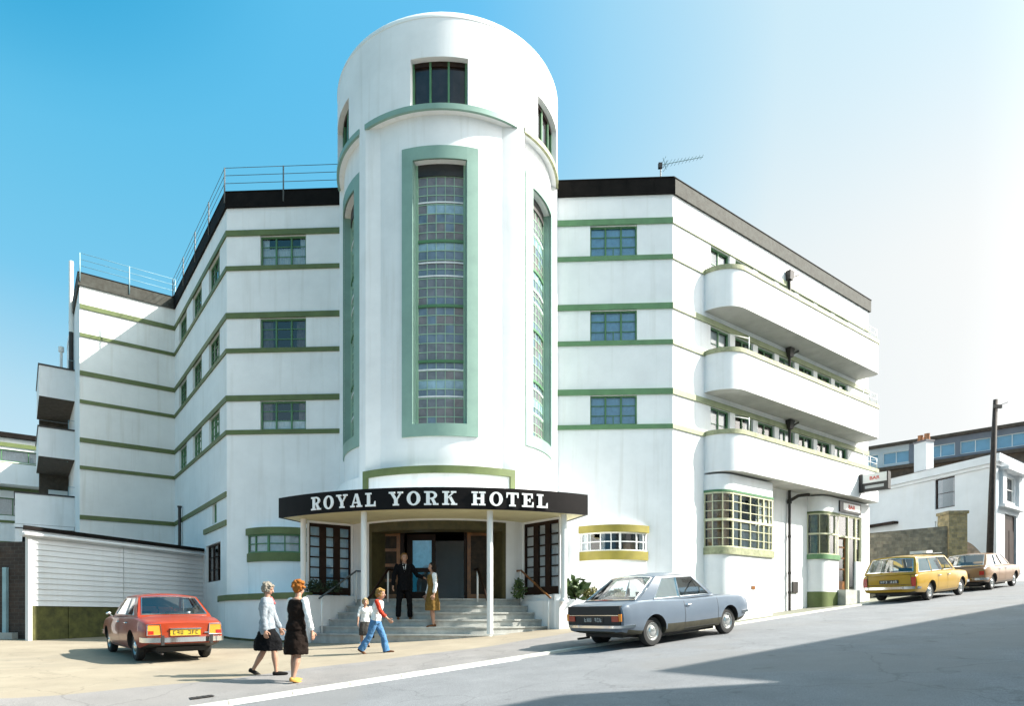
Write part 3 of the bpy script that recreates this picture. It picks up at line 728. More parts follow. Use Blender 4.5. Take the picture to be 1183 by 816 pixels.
mb = MB(); mb.prism(tr+[(5, 23), (1.4, 21.3)], -1.6+E0, .44+E0); 
p = tw(38.6, 5.28, 0); mb.box(p.x-.05, p.x+.32, p.y-.1, p.y+.28, -1.3+E0, .62+E0)
mb.build('terrace', 'white', hotel, angle=30)
for th, m, ends in ((-41.5, 'steel', 1), (-23.2, 'wood_dk', 0), (15.4, 'wood_dk', 0), (36.3, 'wood', 1)):
    mb = MB(); a, b = tw(th, 3.98, .5), tw(th, 5.13 if not ends else 5.2, -.5 if not ends else -.3)
    z = Vector((0, 0, 1)); dz = .86
    mb.tube([a-z*.1, a+z*(dz+.0)], .026, 8); 
    if ends: mb.tube([b-z*.3, b+z*(dz-.02)], .026, 8)
    o = mb.build('handrail', 'white_metal', hotel, smooth=True)
    mb = MB(); d = (a-b); d.z = 0; d.normalize()
    mb.tube([a+z*dz+d*.3, a+z*dz, b+z*dz, b+z*(dz-.06)-d*.1], .03 if ends else .04, 8); mb.build('rail', m, o, smooth=True)

# ================================================================== balconies and flue at the left end
FB = Fr(cJ+W_*3.0, d=U)
for top, so, s0 in ((11.65, 10.22, -1.40), (8.78, 7.42, -1.42), (5.62, 4.22, -2.3)):
    mb = MB(); FB.box(mb, s0, 0, -.12, 0, so, top); FB.box(mb, s0, s0+.12, -4.4, -.12, so, top); FB.box(mb, s0+.12, 0, -4.4, -.12, so, so+.16)
    b = mb.build('balcony', 'white', hotel)
    mb = MB(); FB.box(mb, s0-.04, 0, -.16, .04, top, top+.07); FB.box(mb, s0-.04, s0+.16, -4.4, -.16, top, top+.07); mb.build('coping', 'iron', b)
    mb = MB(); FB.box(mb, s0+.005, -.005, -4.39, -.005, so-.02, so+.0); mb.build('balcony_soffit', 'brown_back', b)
    mb = MB(); FB.box(mb, -.28, -.24, -.5, -.46, top-1.4-(0 if so > 9 else 0)+.0, top); mb.tube([FB.p(-.25, -.06, top+.07), FB.p(-.25, -.06, top+.5), FB.p(0, -.06, top+.5)], .014, 6)
    mb.build('guard_rail', 'steel_lt', b)
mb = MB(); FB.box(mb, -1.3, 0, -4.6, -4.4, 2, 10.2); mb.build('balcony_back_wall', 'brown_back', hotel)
mb = MB(); FB.box(mb, -.9, -.05, -4.39, -4.35, 7.6, 9.6); FB.box(mb, -.9, -.05, -4.39, -4.35, 4.4, 6.6); mb.build('balcony_door', 'trim_white', hotel)
mb = MB(); FB.box(mb, -2.34, -.02, -.1, .045, 4.05, 4.2); FB.box(mb, -2.3, 0, -4.4, -.05, 2, 4.0); mb.build('lower_storey', 'white', hotel)
mb = MB(); q = FB.xy(-.12, -.35); mb.lathe([(.10, 11.6+E0), (.10, 13.6+E0)], 12, 1, Matrix.Translation((q.x, q.y, 0))); mb.lathe([(.10, 13.6+E0), (.10, 17.0+E0), (.07, 17.02+E0)], 12, 0, Matrix.Translation((q.x, q.y, 0)))
q = FB.xy(-.5, -.8); mb.lathe([(.06, 11.2+E0), (.06, 12.7+E0), (.12, 12.72+E0), (.12, 12.95+E0), (.02, 13.0+E0)], 10, 0, Matrix.Translation((q.x, q.y, 0)))
mb.build('flue_pipe', ['trim_white', 'iron'], hotel, angle=40)
mb = MB(); mb.tube([FL.p(LFL-7.6, .12, 2.6), FL.p(LFL-7.6, .12, 4.9)], .07, 8); mb.tube([FL.p(LFL-7.6, .12, 4.88), FL.p(LFL-7.6, .12, 4.95)], .1, 8)
mb.build('vent_pipe', 'iron', hotel)

mb = MB(); mb.prism([(-25.2, 37.), (-20., 36.5), (-21., 46.), (-31.2, 46.)], -1.5+E0, 11.0+E0); mb.build('unseen_shade_wing', 'white', hotel)  # unseen mass added only to shade the white block at far left
# ================================================================== boarded shed in the corner
SA = Vector((-13.8, 19.0)); SB = Vector((-11.38, 25.65)); FS = Fr(SA, SB); SL = FS.L
gS = G(SA.x, SA.y)
shed = thing('boarded_shed', 'long white weatherboarded shed with mossy green base built in the hotel corner', 'shed', (SA.x, SA.y, gS))
def shed_boards(fr, a0, a1, mb, n=12, h0=.30, h1=2.36):
    st = (h1-h0)/n
    for k in range(n):
        z = h0+st*k
        mb.hexa([fr.p(a0, .05, z), fr.p(a1, .05, z), fr.p(a1, -.02, z), fr.p(a0, -.02, z)], [fr.p(a0, .018, z+st+.01), fr.p(a1, .018, z+st+.01), fr.p(a1, -.02, z+st+.01), fr.p(a0, -.02, z+st+.01)])
mb = MB(); FS2 = Fr(FS.xy(.3), FS.xy(.3)+W_*-0+Vector((-.8, .58))*1.0)
shed_boards(FS, .42, 3.6, mb); shed_boards(FS, 3.62, SL+.3, mb)
M['boards'] = streaked('weatherboard_paint', (.66, .67, .68), amount=.3)
mb.build('boarding', 'boards', shed)
mb = MB(); FS.box(mb, .42, SL+.3, -.05, .0, -1.4, .3)
for a in (.42, 1.6, 3.55, 5.4): FS.box(mb, a, a+.12, .0, .04, -1.4, .3)
mb.build('base', 'moss', shed)
mb = MB(); FS.box(mb, .3, .42, -.06, .07, -1.4, 2.4); mb.build('corner_post', 'boards', shed)
mb = MB(); FS.box(mb, .1, SL+.35, -.02, .12, 2.36, 2.56); mb.tube([FS.p(.1, .17, 2.44), FS.p(SL+.35, .17, 2.44)], .05, 8); mb.build('fascia_board', 'boards', shed)
q0 = FS.xy(.06, .2); q1 = FS.xy(SL+.3, .2); e0 = FS.xy(.36, -.03)
mb = MB(); mb.prism([tuple(q0), tuple(q1), tuple(q1+W_*3.2), tuple(q0+W_*6.5)], 2.57+E0, 2.68+E0); mb.build('roof', 'black', shed)
mb = MB(); g = Fr(e0+W_*6, e0); wall(mb, g, 0, 6, -1.3, 2.5); mb.build('end_wall', 'boards', shed)
# dark brick wall left of it, with a post and a bulkhead lamp
M['dark_brick'] = brick_mat('dark_brick', (.060, .042, .034), (.038, .028, .024), (.075, .07, .065), 2.2)  # very dark tone over the whole wall
bw = Fr(Vector((-19.5, 20.6)), Vector((-14.15, 19.95)))
mb = MB(); bw.box(mb, 0, bw.L, -.3, 0, -1.3, 2.3); bwo = mb.build('brick_wall', 'dark_brick', None, origin=(bw.xy(0).x, bw.xy(0).y, G(-16, 20)))
tag(bwo, 'dark brick yard wall in shadow left of the shed', 'wall')
mb = MB(); bw.box(mb, bw.L-.75, bw.L-.62, .02, .12, -1.3, 1.5); g = mb.build('gate_post', 'steel_lt', bwo)
mb = MB(); mb.ball(bw.p(bw.L-1.05, .12, 2.02), .13, .1, .13, 12); mb.build('bulkhead_lamp', 'net', bwo, smooth=True)
mb = MB(); bw.box(mb, 1.5, bw.L-.3, .02, .25, -1.2, -.52); kb = mb.build('low_kerb_wall', 'stone_step', None, origin=bw.p(3, .1, -1.0)); tag(kb, 'low stone ledge at the foot of the dark brick wall', 'ledge')

# ================================================================== white block far left
FA = Fr(Vector((-41., 31.5)), d=U); FAs = 18.6
bl = thing('white_block', 'distant white flat-roofed block with green bands and ribbon windows far left', 'building', (FA.xy(10).x, FA.xy(10).y, G(*FA.xy(10))))
mb = MB(); hs = [(11.2, 18.0, 9.55, 10.3), (12., 18.2, 6.2, 7.3), (12., 18.2, 3.0, 4.2)]; wall(mb, FA, 0, FAs, -1.5, 11.0, hs, .15)
f2 = Fr(FA.xy(FAs), FA.xy(FAs)+W_*9); wall(mb, f2, 0, 9, -1.5, 11.0); f3 = Fr(FA.xy(0)+W_*9, FA.xy(0)); wall(mb, f3, 0, 9, -1.5, 11.); f4 = Fr(f2.xy(9), f3.xy(0)); wall(mb, f4, 0, f4.L, -1.5, 11.)
mb.build('wall', 'white', bl)
mb = MB(); mb.prism([tuple(FA.xy(-.2, .25)), tuple(FA.xy(FAs+.2, .25)), tuple(FA.xy(FAs+.2, -9.2)), tuple(FA.xy(-.2, -9.2))], 11.0+E0, 11.3+E0); mb.build('roof', 'black', bl)
mb = MB(); FA.box(mb, 0, FAs, -.02, .08, 10.45, 10.7); FA.box(mb, 0, FAs, -.02, .08, 9.3, 9.5); FA.box(mb, 0, FAs, -.02, .06, 7.75, 7.95); FA.box(mb, 0, FAs, -.02, .06, 5.75, 5.9); FA.box(mb, 0, FAs, -.02, .08, 4.4, 4.6); mb.build('string_band', 'olive', bl)
for (a0, a1, h0, h1) in hs: window(FA, a0, a1, h0+.004, h1-.004, 5, 1, 'frame', 'net', .15, parent=bl)
mb = MB(); FA.box(mb, 13.2, FAs, 0, 1.1, 7.98, 9.25); mb.build('balcony', 'white', bl)

# ================================================================== right-hand neighbours
M['house_white'] = streaked('house_stucco', (.60, .62, .64), amount=.18)
M['slate'] = mat('slate_roof', (.16, .15, .16), .8, .3, 4)
HC = Vector((25.4, 32.0)); hd = Vector((-.25, .968)).normalized(); HF = HC+hd*9.2
F1 = Fr(HF, HC); F2 = Fr(HC, d=U); L1 = 9.2
house = thing('white_house', 'white stuccoed two-storey house with one chimney behind the stone wall', 'house', (HC.x, HC.y, G(HC.x, HC.y)))
h1 = [(L1-3.3, L1-2.17, 5.8, 7.43), (L1-3.3, L1-2.55, 4.1, 5.15)]; h2 = [(1.15, 2.75, 5.85, 7.15), (1.2, 3.0, 2.2, 5.2)]
mb = MB(); wall(mb, F1, 0, L1, -.5, 8.0, h1, .14); wall(mb, F2, 0, 9, -.5, 8.0, h2, .14)
ba, bb2 = F2.xy(9), F2.xy(9)+hd*9.2
for a, b in ((ba, bb2), (bb2, HF)): g = Fr(a, b); wall(mb, g, 0, g.L, -.5, 8.0)
mb.build('wall', 'house_white', house)
mb = MB(); band(mb, [HF, HC, ba], -.3, .22, 7.62, 8.02); band(mb, [HF, HC, ba], -.3, .10, 7.45, 7.62); mb.build('cornice', 'house_white', house)
mb = MB(); c4 = [HF, HC, ba, bb2]; ctr = sum(c4, Vector((0, 0)))/4
eo = [p+(p-ctr).normalized()*.4 for p in c4]
e = [(p.x, p.y, 8.03+E0) for p in eo]; r1 = ctr.lerp((HC+HF)/2, .3); r2 = ctr.lerp((ba+bb2)/2, .3)
A_, B_ = (r1.x, r1.y, 8.45+E0), (r2.x, r2.y, 8.45+E0)
mb.face([e[0], e[1], A_]); mb.face([e[1], e[2], B_, A_]); mb.face([e[2], e[3], B_]); mb.face([e[3], e[0], A_, B_]); mb.face(e[::-1]); mb.build('roof', 'slate', house)
mb = MB(); F1.box(mb, L1-4.6, L1-3.85, -.55, -.02, 7.3, 9.7); ch = mb.build('chimney', 'house_white', house)
mb = MB(); F1.box(mb, L1-4.64, L1-3.81, -.59, .02, 9.7, 9.8)
for a in (-4.42, -4.02): 
    q = F1.p(L1+a, -.28, 9.8); mb.lathe([(.15, 0), (.13, .32), (.15, .36), (.0, .37)], 12, 1, Matrix.Translation(q))
M['pot'] = mat('terracotta', (.34, .15, .07), .85, .3, 6); mb.build('chimney_pot', ['slate', 'pot'], ch, angle=40)
window(F1, *h1[0], 1, 2, 'wood_dk', 'drapes', .14, parent=house); window(F1, *h1[1], 1, 2, 'trim_white', 'net_mid', .14, parent=house)
window(F2, *h2[0], 1, 2, 'trim_white', 'drapes', .14, parent=house)
mb = MB(); F2.box(mb, .45, .95, .0, .15, 5.6, 7.3); F2.box(mb, 2.95, 3.45, 0, .15, 5.6, 7.3); F2.box(mb, .35, 3.55, 0, .4, 7.3, 7.44); F2.box(mb, .35, 3.55, 0, .25, 5.45, 5.6); mb.build('window_surround', 'house_white', house)
mb = MB(); F2.box(mb, 1.2, 3.0, -.14, -.1, 2.2, 5.2); F2.box(mb, 1.3, 2.05, -.1, -.07, 2.3, 4.4); F2.box(mb, 2.15, 2.9, -.1, -.07, 2.3, 4.4); mb.build('front_door', 'wood_dk', house)
mb = MB(); mb.tube([F1.p(.7, .1, 7.4), F1.p(.7, .1, 1.2)], .06, 8); mb.build('drainpipe', 'steel_lt', house)
mb = MB(); F1.box(mb, 1.0, 3.6, 0, .35, 5.35, 5.5); mb.build('ledge', 'wood_dk', house)
# long block behind
FQ = Fr(Vector((33.2, 59.8)), Vector((50., 43.4))); LQ = FQ.L
M['clad'] = mat('brown_cladding', (.12, .08, .055), .8, .3, 3); M['block_grey'] = mat('shaded_wall_grey', (.21, .215, .25), .7, .1, 1)  # grey copy of the wall white, painted for its shaded right part
blk = thing('long_block', 'long flat-roofed block with blue window strip and brown cladding behind the white house', 'building', (FQ.xy(9).x, FQ.xy(9).y, 3.3))
hq = [(.9+2.35*k+(.9 if k > 1 else 0), 2.9+2.35*k+(.9 if k > 1 else 0), 13.45, 14.5) for k in range(8)]
mb = MB(); wall(mb, FQ, 0, 5.2, 13.2, 15.0, [h for h in hq if h[1] < 5.3], .15, 0); 
wall(mb, FQ, 5.2, LQ, 13.2, 15.0, [h for h in hq if h[1] > 5.3], .15, 1)
g = Fr(FQ.xy(0, -8), FQ.xy(0)); wall(mb, g, 0, 8, 0, 15.0); g = Fr(FQ.xy(LQ), FQ.xy(LQ, -8)); wall(mb, g, 0, 8, 0, 15.0); g = Fr(FQ.xy(LQ, -8), FQ.xy(0, -8)); wall(mb, g, 0, LQ, 0, 15.0)
mb.build('wall', ['house_white', 'block_grey'], blk)
mb = MB(); wall(mb, FQ, 0, LQ, 0, 13.2); FQ.box(mb, 0, LQ, 0, .3, 12.9, 13.2); mb.build('cladding', 'clad', blk)
mb = MB(); FQ.box(mb, -.2, LQ+.2, -8.2, .35, 15.0, 15.25); mb.build('roof', 'clad', blk)
M['blue_blind'] = mat('blue_blind', (.20, .42, .58), .8, .1)
for h in hq: 
    w_ = window(FQ, *h, 2, 1, 'trim_white', 'blind', .15, parent=blk)
# stone wall with pier
M['rubble'] = brick_mat('rubble_stone', (.25, .215, .155), (.13, .12, .095), (.17, .16, .13), 1.6, .42, .26)
mb = MB(); a, b = Vector((18.55, 31.2)), Vector((22.25, 31.0)); fw = Fr(a, b)
mb.hexa([fw.p(0, 0, -.5), fw.p(fw.L, 0, -.5), fw.p(fw.L, -.4, -.5), fw.p(0, -.4, -.5)], [fw.p(0, 0, 4.0), fw.p(fw.L, 0, 4.32), fw.p(fw.L, -.4, 4.32), fw.p(0, -.4, 4.0)])
sw_ = mb.build('stone_wall', 'rubble', None, origin=(a.x, a.y, G(a.x, a.y))); tag(sw_, 'rough grey-brown rubble wall behind the yellow estate car', 'wall')
M['pier_stone'] = brick_mat('pier_stone', (.36, .28, .14), (.20, .17, .10), (.24, .2, .14), 1.8, .4, .25)
mb = MB(); fw.box(mb, fw.L+.005, fw.L+.85, -.75, .1, -.5, 4.9); fw.box(mb, fw.L-.04, fw.L+.9, -.8, .15, 4.9, 5.04)
pr = mb.build('stone_pier', 'pier_stone', None, origin=fw.p(fw.L+.4, -.3, 0)); tag(pr, 'square tan stone gate pier at the end of the rubble wall', 'pier')
M['pink_stone'] = brick_mat('pink_stone', (.42, .28, .20), (.33, .24, .18), (.35, .3, .25), 2., .4, .25)
mb = MB(); n = 10; s0 = fw.L+.86
prof = [(s0, -.4)]+[(s0+.85*k/n, 2.95+.65*math.sin(math.pi*(.5+.5*k/n))) for k in range(n+1)]+[(s0+.85, -.4)]
mb.rings([[fw.p(x, -.15, z) for x, z in prof], [fw.p(x, -.45, z) for x, z in prof]], 0)
pk = mb.build('curved_wall', 'pink_stone', None, origin=fw.p(s0, -.3, 0)); tag(pk, 'short pinkish stone wall with rounded top right of the tan pier', 'wall')
# gate by the house door
mb = MB(); gx = Vector((27.4, 31.2)); gz = G(gx.x, gx.y)
for k in range(9):
    q = gx+U*(.16*k); mb.box(q.x-.06, q.x+.06, q.y-.03, q.y+.03, gz, gz+2.2)
for z in (.4, 1.9): mb.tube([(gx.x, gx.y+.05, gz+z), (gx.x+U.x*1.3, gx.y+U.y*1.3+.05, gz+z)], .05, 6)
gt = mb.build('wooden_gate', 'wood_dk', None, origin=(gx.x, gx.y, gz)); tag(gt, 'dark wooden picket gate below the white house door', 'gate')
# telegraph pole
pb = Vector((21.8, 27.9)); pz = G(pb.x, pb.y); 
pole = thing('telegraph_pole', 'tall dark leaning wooden telegraph pole in front of the white house', 'pole', (pb.x, pb.y, pz))
M['pole'] = mat('tarred_pole', (.035, .025, .02), .8, .35, 6)
mb = MB(); mb.tube([(pb.x, pb.y, pz-.3), (pb.x+.14, pb.y, pz+4), (pb.x+.30, pb.y, 9.36+E0)], [.135, .115, .085], 12); mb.build('post', 'pole', pole, smooth=True)
mb = MB(); mb.box(pb.x+.12, pb.x+.46, pb.y-.16, pb.y-.08, 8.95+E0, 9.1+E0); mb.tube([(pb.x+.3, pb.y-.12, 9.05+E0), (pb.x+.75, pb.y-.1, 9.22+E0)], .012, 5)
mb.build('bracket', 'iron', pole)

# ================================================================== signs and aerial
M['red'] = mat('sign_red', (.60, .06, .03), .5, 0); M['black_sign'] = mat('sign_black', (.015, .014, .013), .4, .1)
M['lightbox'] = mat('sign_white_panel', (.8, .79, .76), .3, .05)
def text_mesh(txt, size, m, T, depth=.008, parent=None, name='lettering', sx=1.):
    c = D.curves.new('t', 'FONT'); c.body = txt; c.size = size; c.extrude = depth; c.align_x = 'CENTER'; c.align_y = 'CENTER'; c.offset = size*.012
    o = D.objects.new('t', c); COL.objects.link(o); bpy.context.view_layer.update()
    me = D.meshes.new_from_object(o.evaluated_get(bpy.context.evaluated_depsgraph_get())); D.objects.remove(o); D.curves.remove(c)
    me.transform(T @ Matrix.Diagonal((sx, 1, 1, 1)))
    me.materials.clear(); me.materials.append(M[m]); ob = D.objects.new(name, me); COL.objects.link(ob)
    if parent is not None: ob.parent = parent; me.transform(Matrix.Translation(-Vector(parent['base'])))
    ob['base'] = list(parent['base']) if parent is not None else [0, 0, 0]
    return ob
def frame_T(o, x, up): 
    x = Vector(x).normalized(); up = Vector(up).normalized(); n = x.cross(up)
    return Matrix(((x.x, up.x, n.x, o[0]), (x.y, up.y, n.y, o[1]), (x.z, up.z, n.z, o[2]), (0, 0, 0, 1)))
# projecting box sign on the end of the lowest balcony
st = 11.4; Fs = Fr(FR.xy(st, 1.04), d=V)                        # seen from down the street
sg = thing('projecting_sign', 'projecting bar sign, white upper half and black lower half, on lowest balcony', 'sign', tuple(Fs.p(0, 0, 5.3)))
mb = MB(); Fs.box(mb, .0, 1.06, -.22, 0, 5.72, 6.10); mb.build('upper_panel', 'lightbox', sg)
mb = MB(); Fs.box(mb, -.04, 1.1, -.23, .01, 5.36, 5.715); Fs.box(mb, -.05, .10, -.235, .03, 5.34, 6.14); Fs.box(mb, 1.07, 1.12, -.235, .02, 5.36, 6.1); mb.build('lower_panel', 'black_sign', sg)
text_mesh('BAR', .20, 'red', frame_T(Fs.p(.58, .004, 5.9), (V.x, V.y, 0), (0, 0, 1)), parent=sg, sx=1.1)
mb = MB(); Fs.box(mb, .2, .95, .012, .016, 5.48, 5.6); mb.build('pale_strip', 'soffit', sg)
d0 = FR.p(11.35, .615, 4.5)
sg2 = thing('door_sign', 'white sign with black frame and red lettering above the street bar door', 'sign', tuple(d0))
mb = MB(); FR.box(mb, 10.42, 12.35, .605, .66, 4.50, 4.98); mb.build('frame', 'black_sign', sg2)
mb = MB(); FR.box(mb, 10.72, 12.25, .66, .668, 4.60, 4.90); mb.build('panel', 'lightbox', sg2)
text_mesh('BAR', .26, 'red', frame_T(FR.p(11.45, .672, 4.75), (U.x, U.y, 0), (0, 0, 1)), parent=sg2, sx=1.3)
ab = FF.p(15.3, -.25, 14.7)
ae = thing('tv_aerial', 'thin television aerial on the right-hand roof corner', 'aerial', tuple(ab))
mb = MB(); t0 = ab+Vector((0, 0, 1.0)); mb.tube([ab, t0], .022, 6); mb.box(t0.x-.08, t0.x+.05, t0.y-.05, t0.y+.05, t0.z-.12, t0.z+.06); mb.build('mast', 'iron', ae)
mb = MB(); e0, e1 = t0+Vector((.0, 0, 0)), t0+Vector((1.55, .25, .46)); mb.tube([e0, e1], .014, 6); dd = (e1-e0).normalized(); side = dd.cross(Vector((0, 0, 1))).normalized()
for k in range(11):
    q = e0.lerp(e1, .12+.86*k/10); l = .20-.007*k; mb.tube([q-side*l, q+side*l], .007, 5)
q = e0.lerp(e1, .1); up = side.cross(dd); mb.tube([q-up*.18, q+up*.22], .012, 5)
for z in (-.12, .0, .14): mb.tube([q+up*z-side*.2, q+up*z+side*.2], .007, 5)
mb.build('boom', 'steel_lt', ae)

# ================================================================== planting
def shrub(name, label, base, rx, ry, h, m, n, seed, cat='plant', leaf=.05, group=None):
    t = thing(name, label, cat, tuple(base), group); rr = random.Random(seed); b = Vector(base)
    mb = MB()
    for k in range(9):
        a = rr.uniform(0, 6.28); q = rr.uniform(.2, .9); mb.tube([b, b+Vector((rx*q*math.cos(a)*.5, ry*q*math.sin(a)*.5, h*.5)), b+Vector((rx*q*math.cos(a), ry*q*math.sin(a), h*rr.uniform(.6, .95)))], [.008, .006, .003], 4)
    mb.build('stem', 'wood_dk', t)
    mb = MB()
    for k in range(n):
        a = rr.uniform(0, 6.28); q = math.sqrt(rr.random()); z = rr.uniform(.02, 1)
        s = math.sqrt(max(.05, 1-(z-.35)**2*1.6)); p = b+Vector((rx*q*s*math.cos(a), ry*q*s*math.sin(a), h*z*(.75+.35*rr.random())))
        d = Vector((rr.uniform(-1, 1), rr.uniform(-1, 1), rr.uniform(-.2, 1))).normalized(); e = d.cross(Vector((rr.uniform(-1, 1), rr.uniform(-1, 1), rr.uniform(-1, 1)))).normalized()
        l = leaf*rr.uniform(.6, 1.3); mb.face([p, p+d*l*.5+e*l*.3, p+d*l, p+d*l*.5-e*l*.3])
    mb.build('foliage', m, t)
    return t
for i, (x, y) in enumerate(((-5.05, 19.02), (-4.6, 19.3))):
    shrub('dark_shrub', ('dark green shrub under the left lobby window, beside the white post', 'dark green shrub nearer the doors under the left lobby window')[i], (x+.1, y-.22, .69+E0), .26, .18, .33, 'leaf_dk', 420, 11+i, leaf=.07, group='dark shrubs under the left lobby window')
shrub('leafy_plant', 'pale green leafy plant beside the right entrance pilaster', tuple(tw(33.5, 4.15, .5)), .20, .18, .55, 'leaf', 420, 21, leaf=.085)
for i, (x, y, m, h) in enumerate(((2.62, 18.62, 'leaf', .55), (3.1, 18.8, 'leaf_yel', .34), (3.55, 19.05, 'leaf_dk', .3), (4.0, 19.4, 'leaf_yel', .32))):
    shrub('terrace_plant', ('spiky green plant behind the white block right of the steps', 'yellowish low plant next to the spiky one on the right terrace', 'dark low plant between two yellowish ones on the right terrace', 'yellowish plant hidden behind the blue car roof, on the terrace')[i], (x, y, .44+E0), .28, .24, h, m, 700 if i else 70, 31+i, leaf=.085 if i else .34, group='plants on the right terrace')

# ================================================================== ground
def sheet(name, us, vs, off, m, road=False, clip=None, hole=None):
    mb = MB(); idx = {}
    for i, a in enumerate(us):
        for j, b in enumerate(vs):
            bb = b if clip is None else clip(a, b)
            x, y = uv(a, bb); idx[i, j] = len(mb.v); mb.v.append(Vector((x, y, G(x, y, road)+off)))
    for i in range(len(us)-1):
        for j in range(len(vs)-1):
            mb.f.append((idx[i, j], idx[i+1, j], idx[i+1, j+1], idx[i, j+1])); mb.m.append(0)
    o = mb.build(name, m, None, smooth=True); o['kind'] = 'structure'; return o
def rng(a, b, s): n = int(round((b-a)/s)); return [a+(b-a)*k/n for k in range(n+1)]
def ground_mat(name, c1, c2, patch, scale, speck, rough=.9):
    m = mat(name, c1, rough, .2, scale, bump=.25, bscale=70, var2=c2)
    nt = m.node_tree; N = nt.nodes; Lk = nt.links; b = N['Principled BSDF']; src = b.inputs['Base Color'].links[0].from_socket
    tc = N.new('ShaderNodeTexCoord'); n = N.new('ShaderNodeTexNoise'); n.inputs['Scale'].default_value = 90; n.inputs['Detail'].default_value = 3
    Lk.new(tc.outputs['Object'], n.inputs['Vector'])
    r = N.new('ShaderNodeValToRGB'); r.color_ramp.elements[0].position = .35; r.color_ramp.elements[1].position = .65
    r.color_ramp.elements[0].color = (1-speck,)*3+(1,); r.color_ramp.elements[1].color = (1+speck*.6,)*3+(1,)
    Lk.new(n.outputs['Fac'], r.inputs['Fac'])
    mx = N.new('ShaderNodeMixRGB'); mx.blend_type = 'MULTIPLY'; mx.inputs[0].default_value = 1
    Lk.new(src, mx.inputs[1]); Lk.new(r.outputs['Color'], mx.inputs[2])
    n3 = N.new('ShaderNodeTexNoise'); n3.inputs['Scale'].default_value = .33; n3.inputs['Detail'].default_value = 4; n3.inputs['Distortion'].default_value = .8
    Lk.new(tc.outputs['Object'], n3.inputs['Vector'])
    r3 = N.new('ShaderNodeValToRGB'); r3.color_ramp.elements[0].position = .52; r3.color_ramp.elements[1].position = .60; r3.color_ramp.elements[0].color = (0, 0, 0, 1); r3.color_ramp.elements[1].color = (.55, .55, .55, 1)
    Lk.new(n3.outputs['Fac'], r3.inputs['Fac'])
    mx2 = N.new('ShaderNodeMixRGB'); mx2.inputs[2].default_value = patch+(1,)
    Lk.new(r3.outputs['Color'], mx2.inputs[0]); Lk.new(mx.outputs[0], mx2.inputs[1])
    # fine wandering cracks and a few dark drips
    nw = N.new('ShaderNodeTexNoise'); nw.inputs['Scale'].default_value = 1.3; nw.inputs['Detail'].default_value = 6
    Lk.new(tc.outputs['Object'], nw.inputs['Vector'])
    va = N.new('ShaderNodeVectorMath'); va.operation = 'MULTIPLY_ADD'; va.inputs[1].default_value = (.9, .9, .9)
    Lk.new(nw.outputs['Color'], va.inputs[0]); Lk.new(tc.outputs['Object'], va.inputs[2])
    vo = N.new('ShaderNodeTexVoronoi'); vo.feature = 'DISTANCE_TO_EDGE'; vo.inputs['Scale'].default_value = .34
    Lk.new(va.outputs[0], vo.inputs['Vector'])
    r4 = N.new('ShaderNodeValToRGB'); r4.color_ramp.elements[0].position = .0; r4.color_ramp.elements[1].position = .007
    r4.color_ramp.elements[0].color = (.66, .66, .66, 1); r4.color_ramp.elements[1].color = (1, 1, 1, 1); Lk.new(vo.outputs['Distance'], r4.inputs['Fac'])
    n5 = N.new('ShaderNodeTexNoise'); n5.inputs['Scale'].default_value = 2.6; n5.inputs['Detail'].default_value = 2; Lk.new(tc.outputs['Object'], n5.inputs['Vector'])
    r5 = N.new('ShaderNodeValToRGB'); r5.color_ramp.elements[0].position = .68; r5.color_ramp.elements[1].position = .78
    r5.color_ramp.elements[0].color = (1, 1, 1, 1); r5.color_ramp.elements[1].color = (.68, .67, .66, 1); Lk.new(n5.outputs['Fac'], r5.inputs['Fac'])
    m6 = N.new('ShaderNodeMixRGB'); m6.blend_type = 'MULTIPLY'; m6.inputs[0].default_value = .75; Lk.new(mx2.outputs[0], m6.inputs[1]); Lk.new(r4.outputs['Color'], m6.inputs[2])
    m7 = N.new('ShaderNodeMixRGB'); m7.blend_type = 'MULTIPLY'; m7.inputs[0].default_value = .8; Lk.new(m6.outputs[0], m7.inputs[1]); Lk.new(r5.outputs['Color'], m7.inputs[2])
    Lk.new(m7.outputs[0], b.inputs['Base Color'])
    return m
M['asphalt'] = ground_mat('sunbleached_asphalt', (.176, .18, .187), (.143, .147, .155), (.16, .155, .152), 1.2, .34)
M['pavement'] = ground_mat('pavement_asphalt', (.22, .205, .195), (.17, .16, .155), (.19, .175, .165), 1.5, .3)
M['sand'] = ground_mat('sandy_concrete', (.285, .24, .175), (.235, .195, .14), (.22, .187, .14), .8, .12)
M['earth'] = mat('far_ground', (.16, .16, .12), .95, .3, .1)
M['kerb'] = mat('kerb_stone', (.58, .56, .50), .8, .15, 5, bump=.15)
M['line'] = mat('road_paint', (.80, .79, .74), .7, .2, 9)
gd = sheet('ground', [-400, -200, -100, -60, -30]+rng(-25, 65, 5)+[90, 140, 250, 500], [-500, -250, -120, -80, -60, -45, -30, -22, -16, -12, -8, -4, 0, 4, 10, 20, 40, 80, 200, 400], -.5, 'earth')
KV = -9.33
sheet('road', rng(-40, 70, 1.), rng(KV-.02, -1.2, .7), -.03, 'asphalt', True)
